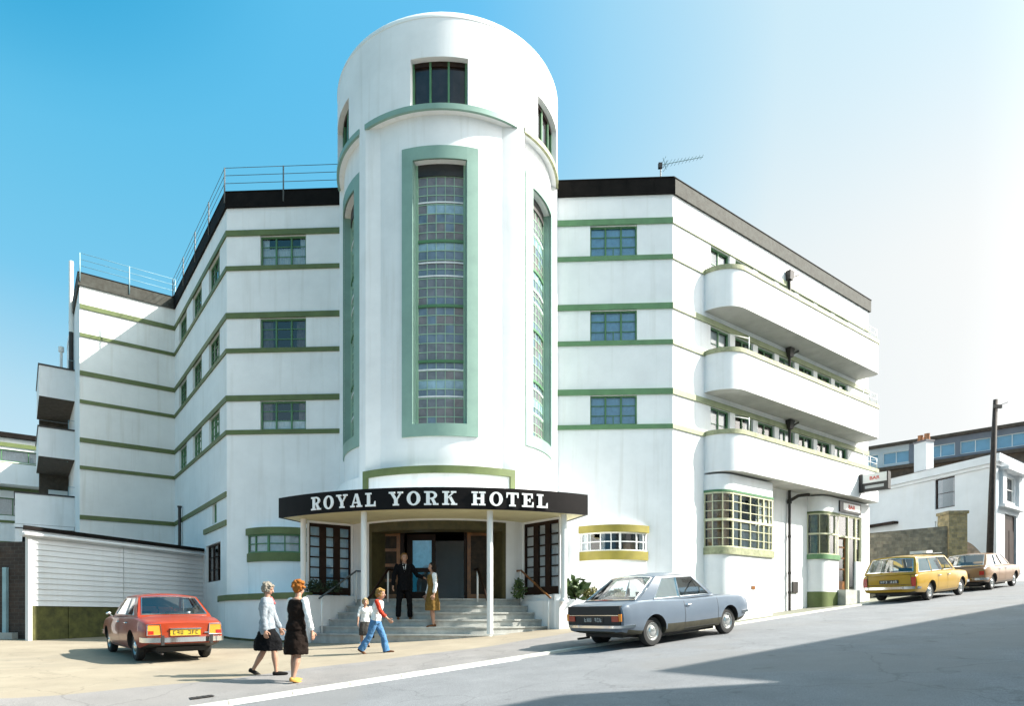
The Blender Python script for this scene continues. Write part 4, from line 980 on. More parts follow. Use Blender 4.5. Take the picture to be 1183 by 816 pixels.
# forecourt of pale sandy concrete, edge drifting along the pavement
fe = lambda a: -11.13-.09*max(-2, min(a, 11.5))+.18*math.sin(a*.9)+.07*math.sin(a*2.3+1)
fx = lambda a: fe(a) if a < 13.4 else -34.
sheet('pavement', rng(-40, 13, .5), rng(0, 1, 1/14), .0, 'pavement', clip=lambda a, b: KV-.12+(fe(a)-KV+.12)*b)
sheet('pavement', rng(13, 70, 1.), [KV-.12]+rng(-9.6, -34, .4), .0, 'pavement')
sheet('forecourt', rng(-32, 13, .5), rng(0, 1, 1/48), .0, 'sand', clip=lambda a, b: fe(a)+(-27-fe(a))*b*b*(.35+.65*b) if b < 1 else -27)
kr = sheet('kerb', rng(-40, 70, .5), [KV, KV-.125], .012, 'kerb')
mb = MB()
us = rng(-40, 70, .9)
for a, b in zip(us[:-1], us[1:]):
    q = [uv(a+.006, KV), uv(b-.006, KV), uv(b-.006, KV-.12), uv(a+.006, KV-.12)]
    mb.hexa([(x, y, G(x, y)-.15) for x, y in q], [(x, y, G(x, y)+.018) for x, y in q])
kb = mb.build('kerb_stones', 'kerb', None); kb['kind'] = 'structure'
D.objects.remove(kr)
sheet('road_marking', rng(-14, 7.5, .6), [KV+.06, KV+.15], -.026, 'line', True)
sheet('far_pavement', rng(-40, 70, 2.), [-1.2, .5, 1.5, 3.2], .04, 'pavement', True)
dc = Vector((-4.15, 9.45)); dz_ = G(dc.x, dc.y)
mb = MB(); T = Matrix.Translation((dc.x, dc.y, dz_+.004)) @ Matrix.Rotation(R_(36), 4, 'Z') @ Matrix.Rotation(-R_(4), 4, 'Y')
mb.box(-.16, .16, -.10, .10, 0, .005, 0, T)
for k in range(4): mb.box(-.13+.075*k, -.10+.075*k, -.08, .08, .005, .009, 0, T)
dcv = mb.build('drain_cover', 'iron', None, origin=(dc.x, dc.y, dz_)); tag(dcv, 'small iron drain cover in the pavement near the lower left edge', 'drain cover')

# ================================================================== terrace across the street (behind and right of the viewer; it throws the shadow on the road)
M['brick_red'] = streaked('cream_stucco', (.72, .71, .66), amount=.3)  # pale finish chosen to bounce light onto the shaded road
for i, (a0, a1, top, lb) in enumerate(((19.1, 62., 13.0, 'long cream stucco terrace across the street, right of the viewer'), (6., 16.7, 12.5, 'shorter cream stucco house across the street beside a narrow gap'))):
    fo = Fr(uv(a1, 3.0), uv(a0, 3.0)); L = fo.L; z0 = G(*uv(a0, 3.), road=True)-E0-.4
    tb = thing('stucco_terrace', lb, 'building', (*uv((a0+a1)/2, 3.0), z0+E0), 'stucco terraces across the street')
    nW = int(L//3.6); hs = []
    for k in range(nW):
        c = L*(k+.5)/nW
        for f in range(3):
            if f == 0 and k % 3 == 1: continue
            hs.append((c-.55, c+.55, top-E0-3.0-3.3*(f), top-E0-1.2-3.3*f))
    mb = MB(); wall(mb, fo, 0, L, z0, top-E0, hs, .12)
    q = [fo.xy(0), fo.xy(L), fo.xy(L, -9), fo.xy(0, -9)]
    for x, y in ((q[1], q[2]), (q[2], q[3]), (q[3], q[0])): g = Fr(x, y); wall(mb, g, 0, g.L, z0, top-E0)
    mb.build('wall', 'brick_red', tb)
    mb = MB(); mb.prism([tuple(p) for p in q], top-.1, top-.02); mb.build('roof', 'slate', tb)
    for h in hs: window(fo, *h, 1, 2, 'trim_white', 'net_low', .12, parent=tb)
# ================================================================== cars (local frame: x forward, y left, z up, origin under the rear axle)
M['tyre'] = mat('tyre_rubber', (.02, .02, .02), .85, .2, 20)
M['rim'] = mat('wheel_silver', (.45, .45, .44), .35, .1, 10, metal=.6)
M['hub'] = mat('hubcap', (.72, .72, .70), .2, .05, 10, metal=.9)
M['chrome'] = mat('chrome_trim', (.78, .78, .77), .12, 0, metal=1.)
M['seal'] = mat('black_rubber', (.015, .015, .015), .6, 0)
M['seat'] = mat('dark_vinyl', (.05, .04, .035), .6, .1)
M['car_glass'] = glass_mat('car_glass', (.82, .9, .92), .07)
M['plate_y'] = mat('yellow_plate', (.46, .30, .02), .4, .05); M['plate_k'] = mat('black_plate', (.02, .02, .02), .4, 0); M['plate_s'] = mat('silver_figures', (.55, .55, .52), .4, 0)
M['lamp_r'] = mat('red_lens', (.35, .02, .015), .15, .05, coat=.5); M['lamp_o'] = mat('amber_lens', (.75, .24, .03), .15, .05, coat=.5); M['lamp_w'] = mat('clear_lens', (.75, .75, .72), .1, .05, coat=.5)
M['sill_dirt'] = mat('dirty_sill', (.055, .05, .03), .7, .3, 6)
def paint(name, c): M[name] = mat(name, c, .30, .05, 3, spec=.4, coat=.35); return name
def car(kind, label, ra, heading_pts, spec, group='cars parked along the kerb'):
    """ra: rear axle ground point (x, y); heading_pts: unit 2D heading"""
    hd = Vector(heading_pts).normalized(); lf = Vector((-hd.y, hd.x)); wb, tr = spec['wb'], spec['track']/2; road = spec.get('road', True); off = -.03 if road else .0
    def gz(p): return G(p.x, p.y, road)+off
    ra = Vector(ra); fa = ra+hd*wb
    zr = (gz(ra+lf*tr)+gz(ra-lf*tr))/2; zf = (gz(fa+lf*tr)+gz(fa-lf*tr))/2
    roll = (gz(ra+lf*tr)-gz(ra-lf*tr)+gz(fa+lf*tr)-gz(fa-lf*tr))/2/(2*tr)
    X = Vector((hd.x, hd.y, (zf-zr)/wb)).normalized(); Y = Vector((lf.x, lf.y, roll)); Y = (Y-X*Y.dot(X)).normalized(); Z = X.cross(Y)
    root = D.objects.new(kind, None); COL.objects.link(root); root['label'] = label; root['category'] = 'car'
    if group: root['group'] = group
    root.matrix_world = Matrix(((X.x, Y.x, Z.x, ra.x), (X.y, Y.y, Z.y, ra.y), (X.z, Y.z, Z.z, zr), (0, 0, 0, 1)))
    root['base'] = [0, 0, 0]
    pt = spec['paint']
    # -- lower body loft
    K = spec['keys']; kx = [k[0] for k in K]
    xs = sorted(set([kx[0], kx[0]+.015, kx[-1]-.015, kx[-1]]+[kx[0]+(kx[-1]-kx[0])*i/64 for i in range(65)]))
    def prm(x): return [float(np.interp(x, kx, [k[j] for k in K])) for j in (1, 2, 3, 4)]
    def smooth(x):
        a = [prm(min(kx[-1], max(kx[0], x+d))) for d in (-.07, -.03, 0, .03, .07)]
        return [sum(q[j] for q in a)/5 for j in range(4)]
    def sect(x):
        zb, zs, zd, w = smooth(x); h = zs-zb
        e = 0.
        if x <= kx[0]+.01 or x >= kx[-1]-.01: w -= .018; zs -= .012; zd -= .012; zb += .015
        half = [(0, zb), (w*.70, zb), (w*.90, zb+.02), (w*.955, zb+.09), (w*.985, zb+.30*h), (w, zb+.55*h), (w*.992, zb+.72*h), (w*.975, zb+.86*h), (w*.955, zs-.022), (w*.925, zs-.002), (w*.87, zs+.3*(zd-zs)), (w*.6, zs+.75*(zd-zs)), (w*.3, zd-.004), (0, zd)]
        return half
    bm_ = MB(); rings = []
    for x in xs:
        h = sect(x); rings.append([Vector((x, y, z)) for y, z in h]+[Vector((x, -y, z)) for y, z in reversed(h[1:-1])])
    bm_.rings(rings, 0, True)
    body = bm_.build('body', [pt, 'seal', 'seat'], root, angle=32)
    def side_y(x, z):
        h = sect(x); ys = [p[0] for p in h[2:10]]; zz = [p[1] for p in h[2:10]]; return float(np.interp(z, zz, ys))
    # wheel arches
    R = spec['wr']; ar = R*1.17
    for ax in (0, wb):
        c = MB(); c.lathe([(ar, -1.2), (ar, 1.2)], 40, 0, Matrix.Translation((ax, 0, R*1.0)) @ Matrix.Rotation(R_(90), 4, 'X'), cap=True)
        # keep the middle of the floor: cut only the outer 30 cm on both sides
        for s in (-1, 1):
            c = MB(); c.lathe([(ar, .42), (ar, 1.2)], 40, 0, Matrix.Translation((ax, 0, R)) @ Matrix.Rotation(R_(-90*s), 4, 'X'), cap=True)
            co_ = c.build('cut', 'seal', None)
            bo = body.modifiers.new('b', 'BOOLEAN'); bo.operation = 'DIFFERENCE'; bo.solver = 'EXACT'; bo.object = co_
            bpy.context.view_layer.update()
            dg = bpy.context.evaluated_depsgraph_get()
            co_.parent = root; bpy.context.view_layer.update(); dg = bpy.context.evaluated_depsgraph_get()
            me = D.meshes.new_from_object(body.evaluated_get(dg)); body.modifiers.clear(); old = body.data; body.data = me; D.meshes.remove(old)
            D.objects.remove(co_)
    me = body.data
    me.materials.clear(); [me.materials.append(M[q]) for q in (pt, 'seal', 'seat', 'sill_dirt')]
    g = spec['cab']
    for p in me.polygons:
        c = p.center; p.material_index = 0
        for ax in (0, wb):
            if math.hypot(c.x-ax, c.z-R) < ar*1.004 and abs(c.y) > .38 and (abs(abs(c.y)-side_y(c.x, c.z)) > .012 or abs(math.hypot(c.x-ax, c.z-R)-ar) < .01) and c.z < R+ar:
                n = p.normal
                if abs(n.y) < .5 or abs(c.y) < .46: p.material_index = 1
        if p.normal.z < -.7 and c.z < .45: p.material_index = 1
        if spec.get('sill') and c.z < spec['sill']: p.material_index = 3
        if p.normal.z > .7 and g['xc0']+.12 < c.x < g['xa0']-.12 and abs(c.y) < g['yb']-.06: p.material_index = 2
    me.set_sharp_from_angle(angle=R_(32))
    # -- cabin
    zb, zr_, yb, yr = g['zb'], g['zr'], g['yb'], g['yr']; lp = lambda a, b, t: a+(b-a)*t
    def S(s, t, sg): return Vector((lp(lp(g['xc0'], g['xa0'], s), lp(g['xc1'], g['xa1'], s), t), sg*(lp(yb, yr, t)+.02*math.sin(math.pi*t)), lp(zb, zr_, t)))
    def scr(r, t, end):                                          # r -1..1 across, end 0 rear 1 front
        p = S(end, t, 1); bul = .07 if end else -.07
        return Vector((p.x+bul*(1-r*r)*(1-.3*t), p.y*r, p.z+g['crown']*(1-r*r)*t))
    T0, T1 = .10, .90
    cb = MB()
    wins = g['wins']
    for sg in (-1, 1):
        edges = [0]+[e for wv in wins for e in wv]+[1]
        for a, b in ((0, T0), (T1, 1)):
            n = 12
            for k in range(n): cb.face([S(k/n, a, sg), S((k+1)/n, a, sg), S((k+1)/n, b, sg), S(k/n, b, sg)])
        for k in range(0, len(edges), 2):
            for j in range(6):
                t0, t1 = lp(T0, T1, j/6), lp(T0, T1, (j+1)/6); cb.face([S(edges[k], t0, sg), S(edges[k+1], t0, sg), S(edges[k+1], t1, sg), S(edges[k], t1, sg)])
    sw0, sw1 = g.get('rw', (.12, .93)), (.08, .92)
    for end, (t0, t1) in ((0, sw0), (1, sw1)):
        rr = [-1, -.9]+[-.9+1.8*k/10 for k in range(1, 10)]+[.9, 1]
        for i in range(len(rr)-1):
            for a, b in ((0, t0), (t0, t1), (t1, 1)):
                if (a, b) == (t0, t1) and 0 < i < len(rr)-2: continue
                cb.face([scr(rr[i], a, end), scr(rr[i+1], a, end), scr(rr[i+1], b, end), scr(rr[i], b, end)])
    nr, ns = 12, 14
    def roof(s, r):
        a, b = scr(r, 1, 0), scr(r, 1, 1); p = a.lerp(b, s); p.z += .03*math.sin(math.pi*s)*(1-.6*r*r); return p
    for i in range(ns):
        for j in range(nr):
            r0, r1 = -1+2*j/nr, -1+2*(j+1)/nr; cb.face([roof(i/ns, r0), roof((i+1)/ns, r0), roof((i+1)/ns, r1), roof(i/ns, r1)])
    cab = cb.build('cabin', pt, root, angle=40)
    def pane(pts, nm='window'):
        m = MB(); m.face(pts); return m.build(nm, 'car_glass', root)
    for sg in (-1, 1):
        for a, b in wins:
            q = [S(a, T0, sg), S(b, T0, sg), S(b, T1, sg), S(a, T1, sg)]
            wnd = pane([p-Vector((0, sg*.006, 0)) for p in q])
            m = MB(); m.tube([p+Vector((0, sg*.004, 0)) for p in q+[q[0]]], .011, 5); m.build('frame', 'chrome' if spec.get('chrome_w', True) else 'seal', wnd)
    for end, (t0, t1), nm in ((0, sw0, 'rear_window'), (1, sw1, 'windscreen')):
        m = MB(); n = 10
        for i in range(n): a, b = -.9+1.8*i/n, -.9+1.8*(i+1)/n; m.face([scr(a, t0, end), scr(b, t0, end), scr(b, t1, end), scr(a, t1, end)])
        sc_ = m.build(nm, 'car_glass', root, smooth=True)
        path = [scr(-.9+1.8*i/n, t0, end) for i in range(n+1)]+[scr(.9-1.8*i/n, t1, end) for i in range(n+1)]+[scr(-.9, t0, end)]
        d = Vector((.006 if end else -.006, 0, .004)); m = MB(); m.tube([p+d for p in path], .014, 5); m.build('frame', spec.get('screen_trim', 'chrome'), sc_)
    # -- seats and wheel
    for y in (-.36, .36):
        m = MB(); x = wb*.50; m.hexa([(x-.1, y-.24, .7), (x+.02, y-.24, .7), (x+.02, y+.24, .7), (x-.1, y+.24, .7)], [(x-.22, y-.19, 1.04), (x-.13, y-.19, 1.04), (x-.13, y+.19, 1.04), (x-.22, y+.19, 1.04)]); m.build('seat', 'seat', root)
    m = MB(); x = max(.12, g['xc0']+.5); m.hexa([(x-.1, -.55, .7), (x+.02, -.55, .7), (x+.02, .55, .7), (x-.1, .55, .7)], [(x-.2, -.5, .98), (x-.1, -.5, .98), (x-.1, .5, .98), (x-.2, .5, .98)]); m.build('rear_seat', 'seat', root)
    m = MB(); T = Matrix.Translation((wb*.72, -.36, .98)) @ Matrix.Rotation(R_(-62), 4, 'Y'); m.tube([T @ Vector((.18*math.cos(a), .18*math.sin(a), 0)) for a in [6.2832*k/18 for k in range(19)]], .014, 6); m.build('steering_wheel', 'seal', root)
    # -- wheels
    wp = None
    for ax in (0, wb):
        for sg in (-1, 1):
            if wp is None:
                m = MB(); w2 = .078
                m.lathe([(R*.62, -w2), (R*.72, -w2*1.08), (R*.93, -w2), (R, -w2*.62), (R, w2*.62), (R*.93, w2), (R*.72, w2*1.08), (R*.62, w2)], 32); wp = m.build('wheel', 'tyre', root, angle=35)
                m = MB(); m.lathe([(R*.66, .05), (R*.64, .072), (R*.58, .074), (R*.52, .045), (R*.40, .05), (R*.37, .06), (.005, .062)], 32, 0)
                m.lathe([(R*.62, .04), (R*.62, -.07), (.005, -.07)], 24, 1); rm = m.build('rim', ['rim', 'seal'], wp, angle=40)
                m = MB(); m.lathe([(R*.385, .058), (R*.36, .078), (R*.22, .095), (.005, .10)], 24); m.build('hubcap', 'hub', wp, smooth=True)
                o = wp
            else: o = copy_tree(wp, root)
            o.matrix_basis = Matrix.Translation((ax, sg*(spec['track']/2), R)) @ Matrix.Rotation(R_(-90*sg), 4, 'X')
    # -- bumpers, lamps, plates
    def strip(nm, pts, z0, z1, th, m_, par=root, n=0, rnd=True):
        m = MB(); A = offset_line(pts, 0); B = offset_line(pts, th); zc = (z0+z1)/2
        if rnd: m.rings([[(a.x, a.y, z0), (a.x+(b.x-a.x)*.8, a.y+(b.y-a.y)*.8, z0+.006), (b.x, b.y, zc), (a.x+(b.x-a.x)*.8, a.y+(b.y-a.y)*.8, z1-.006), (a.x, a.y, z1)] for a, b in zip(A, B)])
        else: m.rings([[(a.x, a.y, z0), (b.x, b.y, z0), (b.x, b.y, z1), (a.x, a.y, z1)] for a, b in zip(A, B)])
        return m.build(nm, m_, par, angle=40)
    xr, xf = kx[0], kx[-1]; bw = spec['bump_w']
    zb0, zb1 = spec['bump_z']
    rear = [(xr+.30, bw+.015), (xr+.06, bw+.01), (xr-.05, bw-.10), (xr-.09, bw*.4), (xr-.09, -bw*.4), (xr-.05, -bw+.10), (xr+.06, -bw-.01), (xr+.30, -bw-.015)]
    front = [(xf-.30, -bw-.015), (xf-.06, -bw-.01), (xf+.05, -bw+.10), (xf+.09, -bw*.4), (xf+.09, bw*.4), (xf+.05, bw-.10), (xf-.06, bw+.01), (xf-.30, bw+.015)]
    rb = strip('bumper', rear[::-1], zb0, zb1, -.05 if False else .05, spec.get('bump_m', 'chrome')); fb = strip('bumper', front[::-1], zb0, zb1, .05, spec.get('bump_m', 'chrome'))
    if spec.get('over'):
        for b_, xx in ((rb, xr-.13), (fb, xf+.13)):
            for y in (-.48, .48): m = MB(); m.box(min(xx, xx+.05*(1 if b_ is fb else -1)), max(xx, xx+.05*(1 if b_ is fb else -1)), y-.03, y+.03, zb0-.05, zb1+.05); m.build('overrider', 'seal', b_)
    spec['rear'](root, xr, xf, side_y)
    for y in (-1, 1):
        m = MB(); m.lathe([(.085, 0), (.085, .03), (.0, .045)], 20, 0, Matrix.Translation((xf-.02, y*spec['hl'], spec.get('hz', .62))) @ Matrix.Rotation(R_(90), 4, 'Y')); m.build('headlamp', 'lamp_w', root, smooth=True)
    m = MB(); m.box(xf-.01, xf+.012, -spec['hl']+.12, spec['hl']-.12, .52, .70); m.build('grille', 'seal', root)
    # -- door shut lines, handles, sill strip
    for sg in (-1, 1):
        for (x0, x1) in spec['doors']:
            m = MB()
            for x in (x0, x1):
                zz = [.27+(spec['beltz']-.27)*k/8 for k in range(9)]
                for a, b in zip(zz[:-1], zz[1:]):
                    dx = -.05*0
                    m.face([(x-.006, sg*(side_y(x, a)+.0025), a), (x+.006, sg*(side_y(x, a)+.0025), a), (x+.006, sg*(side_y(x, b)+.0025), b), (x-.006, sg*(side_y(x, b)+.0025), b)])
            n = 8
            for k in range(n):
                a, b = lp(x0, x1, k/n), lp(x0, x1, (k+1)/n); z = .275; m.face([(a, sg*(side_y(a, z)+.003), z-.006), (b, sg*(side_y(b, z)+.003), z-.006), (b, sg*(side_y(b, z)+.003), z+.006), (a, sg*(side_y(a, z)+.003), z+.006)])
            d = m.build('door_seam', 'seal', root)
            m = MB(); x = x0+.12; z = spec['beltz']-.08; y = side_y(x, z); m.tube([(x-.07, sg*(y+.0), z), (x-.05, sg*(y+.035), z), (x+.05, sg*(y+.035), z), (x+.07, sg*y, z)], .012, 6); m.build('door_handle', 'chrome', root)
        if spec.get('waist'):
            z0 = spec['waist']; m = MB(); n = 30; a0, a1 = xr+.2, xf-.15
            for k in range(n):
                a, b = lp(a0, a1, k/n), lp(a0, a1, (k+1)/n); m.hexa([(a, sg*(side_y(a, z0)-.004), z0-.008), (b, sg*(side_y(b, z0)-.004), z0-.008), (b, sg*(side_y(b, z0)+.006), z0-.008), (a, sg*(side_y(a, z0)+.006), z0-.008)],
                    [(a, sg*(side_y(a, z0)-.004), z0+.008), (b, sg*(side_y(b, z0)-.004), z0+.008), (b, sg*(side_y(b, z0)+.006), z0+.008), (a, sg*(side_y(a, z0)+.006), z0+.008)])
            m.build('trim_strip', 'chrome', root)
        m = MB(); x = g['xa0']-.12; y = side_y(x, spec['beltz']-.02); m.tube([(x, sg*(y-.05), spec['beltz']-.02), (x, sg*(y+.05), spec['beltz']+.06)], .008, 5); m.ball((x, sg*(y+.09), spec['beltz']+.09), .02, .06, .04, 10); m.build('wing_mirror', 'chrome', root, smooth=True) if spec.get('mirror', True) else None
    m = MB(); m.tube([(xr+.3, .45, .2), (xr-.03, .45, .2)], .022, 8); m.build('exhaust_pipe', 'iron', root)
    m = MB(); m.box(.2, wb-.2, -.5, .5, .14, .26); m.box(-.06, .06, -.6, .6, R-.06, R+.06); m.box(wb-.06, wb+.06, -.6, .6, R-.06, R+.06); m.box(xr+.25, .2, -.5, .5, .22, .32); m.build('underbody', 'seal', root)
    return root
def figures(par, x, y0, y1, z0, z1, m_, seed, sgn=-1):
    """pressed plate figures too small to read: short strokes"""
    rr = random.Random(seed); mb = MB(); n = 7; w = (y1-y0)/n
    for k in range(n):
        if k == 3: continue
        a = y0+w*(k+.18); b = y0+w*(k+.82); t = w*.16
        opts = [(a, a+t, z0, z1), (b-t, b, z0, z1), (a, b, z1-t, z1), (a, b, z0, z0+t), (a, b, (z0+z1)/2-t/2, (z0+z1)/2+t/2)]
        for q in rr.sample(opts, 3): mb.box(min(x, x+sgn*.004), max(x, x+sgn*.004), q[0], q[1], q[2], q[3])
    return mb.build('figures', m_, par)

# --- blue two-door saloon
def rear_blue(root, xr, xf, sy):
    m = MB(); m.box(xr-.022, xr+.06, -.70, .70, .49, .855); rp_ = m.build('rear_panel', 'seal', root)
    m = MB(); m.box(xr-.03, xr-.022, -.66, .66, .668, .682); m.build('trim_strip', 'chrome', rp_)
    for s in (-1, 1):
        m = MB(); m.box(xr-.04, xr-.022, min(s*.50, s*.67), max(s*.50, s*.67), .555, .66); m.build('tail_lamp', 'lamp_r', root)
        m = MB(); m.box(xr-.03, xr+.09, min(s*.665, s*.735), max(s*.665, s*.735), .56, .70); m.build('indicator', 'lamp_o', root)
    m = MB(); m.box(xr-.032, xr-.022, -.27, .27, .53, .645); p = m.build('number_plate', 'plate_k', root); figures(p, xr-.0325, -.24, .24, .55, .625, 'plate_s', 3)
blue = dict(wb=2.49, track=1.30, wr=.292, paint=paint('blue_paint', (.12, .15, .19)), bump_w=.78, bump_z=(.43, .48), hl=.58, sill=.36, beltz=.83, doors=[(.92, 2.05)], waist=None, rear=rear_blue, mirror=False,
    keys=[(-.86, .36, .80, .83, .745), (-.80, .32, .865, .885, .785), (-.45, .26, .905, .925, .81), (.0, .23, .905, .935, .82), (.5, .21, .875, .905, .825), (1.2, .20, .85, .885, .825), (2.0, .20, .85, .895, .82), (2.49, .21, .84, .89, .81), (3.0, .25, .81, .855, .79), (3.2, .31, .77, .80, .765), (3.27, .37, .71, .73, .73)],
    cab=dict(xc0=-.46, xc1=.34, xa0=2.04, xa1=1.42, zb=.875, zr=1.36, yb=.725, yr=.58, crown=.05, wins=[(.20, .53), (.545, .95)], rw=(.13, .94)))
p = uv(10.10, -9.02); car('saloon_car', 'pale blue two-door saloon parked beside the hotel steps', p, U, blue)
# --- red four-door saloon
def rear_red(root, xr, xf, sy):
    for s in (-1, 1):
        m = MB(); a, b = s*.48, s*.73; m.hexa([(xr-.03, min(a, b), .60), (xr+.02, min(a, b), .60), (xr+.02, max(a, b), .60), (xr-.03, max(a, b), .60)], [(xr-.012, min(s*.50, s*.72), .80), (xr+.05, min(s*.50, s*.72), .80), (xr+.05, max(s*.5, s*.72), .80), (xr-.012, max(s*.5, s*.72), .80)])
        tl_ = m.build('tail_lamp', 'lamp_o', root)
        m = MB(); q = [(xr-.034, a-s*.01, .59), (xr-.034, b+s*.012, .59), (xr-.016, s*.735, .81), (xr-.016, s*.49, .81)]; m.tube(q+[q[0]], .012, 5); m.build('surround', 'chrome', tl_)
        m = MB(); m.box(xr-.036, xr-.02, min(s*.62, s*.72), max(s*.62, s*.72), .61, .68); m.build('reflector', 'lamp_r', tl_)
    m = MB(); m.box(xr-.03, xr+.0, -.30, .30, .575, .70); p = m.build('number_plate', 'plate_y', root); figures(p, xr-.0305, -.26, .26, .60, .68, 'plate_k', 9)
    m = MB(); m.box(xr-.045, xr+.01, -.31, .31, .705, .73); m.build('plate_lamp', 'chrome', root)
    m = MB(); m.box(xr-.026, xr-.016, -.46, -.38, .62, .64); m.build('badge', 'chrome', root)
red = dict(wb=2.74, track=1.36, wr=.31, paint=paint('red_paint', (.26, .030, .007)), bump_w=.80, bump_z=(.44, .54), over=True, hl=.60, hz=.66, beltz=.89, doors=[(.30, 1.15), (1.15, 2.12)], waist=None, rear=rear_red, road=False,
    keys=[(-1.0, .42, .80, .84, .75), (-.95, .38, .84, .885, .79), (-.6, .31, .905, .965, .83), (-.2, .25, .935, 1.0, .845), (.4, .22, .925, .975, .85), (1.2, .21, .91, .965, .85), (2.1, .21, .90, .965, .845), (2.74, .22, .875, .94, .83), (3.2, .28, .83, .88, .80), (3.42, .34, .77, .80, .77), (3.49, .40, .69, .72, .73)],
    cab=dict(xc0=-.30, xc1=.34, xa0=2.10, xa1=1.50, zb=.93, zr=1.385, yb=.755, yr=.60, crown=.05, wins=[(.17, .50), (.525, .93)], rw=(.15, .93)))
hr = Vector((-.645, .764)); rl = Vector((-7.50, 13.98)); rr0 = Vector((hr.y, -hr.x))
car('saloon_car', 'bright red four-door saloon parked on the sandy forecourt by the shed', rl+rr0*.68, hr, red, group=None)
# --- yellow estate
def rear_estate(root, xr, xf, sy):
    for s in (-1, 1):
        m = MB(); m.box(xr-.03, xr+.03, min(s*.64, s*.75), max(s*.64, s*.75), .50, .78); m.build('tail_lamp', 'lamp_r', root)
    m = MB(); m.box(xr-.03, xr+.01, -.27, .27, .60, .71); p = m.build('number_plate', 'plate_k', root); figures(p, xr-.0305, -.24, .24, .62, .69, 'plate_s', 4)
    m = MB()
    for y in (-.62, .62): m.box(xr-.008, xr+.012, y-.006, y+.006, .56, .86)
    m.box(xr-.008, xr+.012, -.62, .62, .553, .565); m.build('tailgate_seam', 'seal', root)
estate = dict(wb=2.60, track=1.33, wr=.295, paint=paint('yellow_paint', (.37, .215, .008)), bump_w=.78, bump_z=(.42, .50), hl=.58, beltz=.85, doors=[(.48, 1.25), (1.25, 2.15)], waist=None, rear=rear_estate, mirror=False,
    keys=[(-1.06, .34, .82, .86, .77), (-1.0, .30, .865, .89, .80), (-.45, .26, .885, .91, .815), (.0, .23, .88, .905, .825), (1.2, .20, .87, .90, .825), (2.1, .20, .865, .905, .82), (2.6, .21, .85, .90, .81), (3.1, .26, .815, .86, .785), (3.25, .32, .77, .80, .76), (3.31, .38, .70, .73, .72)],
    cab=dict(xc0=-1.03, xc1=-.68, xa0=2.15, xa1=1.60, zb=.875, zr=1.39, yb=.745, yr=.62, crown=.045, wins=[(.06, .36), (.385, .66), (.685, .95)], rw=(.14, .88)))
ye = car('estate_car', 'mustard yellow estate car with small roof rack on the uphill kerb', uv(23.35, -8.98), U, estate)
m = MB()
for y in (-.5, .5): m.tube([(1.0, y, 1.47), (1.75, y, 1.47)], .014, 6)
for x in (1.0, 1.25, 1.5, 1.75):
    m.tube([(x, -.5, 1.475), (x, .5, 1.475)], .012, 6)
for x in (1.05, 1.7):
    for y in (-.5, .5): m.tube([(x, y, 1.36), (x, y, 1.47)], .012, 6)
m.build('roof_rack', 'steel', ye)
m = MB(); m.box(1.15, 1.62, -.28, .22, 1.485, 1.58); rk = m.build('rack_board', 'net', ye)
# --- tan hatchback
def rear_tan(root, xr, xf, sy):
    for s in (-1, 1):
        m = MB(); m.box(xr-.03, xr+.03, min(s*.58, s*.72), max(s*.58, s*.72), .58, .72); m.build('tail_lamp', 'lamp_r', root)
    m = MB(); m.box(xr-.03, xr+.01, -.27, .27, .52, .63); p = m.build('number_plate', 'plate_k', root); figures(p, xr-.0305, -.24, .24, .54, .61, 'plate_s', 6)
tan = dict(wb=2.45, track=1.30, wr=.285, paint=paint('tan_paint', (.22, .125, .06)), bump_w=.77, bump_z=(.40, .48), hl=.56, beltz=.83, doors=[(.5, 1.2), (1.2, 2.05)], waist=None, rear=rear_tan, mirror=False,
    keys=[(-.78, .36, .80, .83, .745), (-.72, .32, .85, .88, .78), (-.4, .27, .88, .91, .80), (.0, .23, .88, .91, .81), (1.2, .20, .86, .89, .815), (2.0, .20, .85, .89, .81), (2.45, .21, .84, .885, .80), (2.95, .25, .80, .85, .78), (3.12, .31, .76, .79, .755), (3.18, .37, .70, .72, .72)],
    cab=dict(xc0=-.68, xc1=-.02, xa0=2.0, xa1=1.42, zb=.87, zr=1.31, yb=.725, yr=.58, crown=.04, wins=[(.15, .40), (.42, .66), (.685, .95)], rw=(.12, .93)))
car('hatchback_car', 'tan brown hatchback parked uphill in front of the yellow estate', uv(28.95, -8.95), U, tan)

# ================================================================== people (local frame: x right, y forward, z up)
def remesh(mb, name, mats, parent, vox, it=3):
    me = D.meshes.new(name); me.from_pydata([tuple(p) for p in mb.v], [], mb.f); o = D.objects.new(name, me); COL.objects.link(o)
    r = o.modifiers.new('r', 'REMESH'); r.mode = 'VOXEL'; r.voxel_size = vox; r.use_smooth_shade = True
    s = o.modifiers.new('s', 'SMOOTH'); s.factor = .5; s.iterations = it
    if name not in ('body', 'shoe', 'scarf'):
        hairy = name == 'hair'
        tx = D.textures.new('folds', 'CLOUDS'); tx.noise_scale = .022 if hairy else .075; tx.noise_depth = 2
        dm = o.modifiers.new('d', 'DISPLACE'); dm.texture = tx; dm.strength = .026 if hairy else .030; dm.mid_level = .45; dm.texture_coords = 'LOCAL'
    bpy.context.view_layer.update()
    m2 = D.meshes.new_from_object(o.evaluated_get(bpy.context.evaluated_depsgraph_get())); o.modifiers.clear(); o.data = m2; D.meshes.remove(me)
    m2.name = name; m2.materials.clear()
    for x in (mats if isinstance(mats, (list, tuple)) else [mats]): m2.materials.append(M[x])
    m2.polygons.foreach_set('use_smooth', [True]*len(m2.polygons))
    if parent is not None: o.parent = parent
    return o
def limb(mb, pts, rs, n=12):
    mb.tube(pts, rs, n)
    for p, r in zip(pts, rs): mb.ball(p, r, r, r, n)
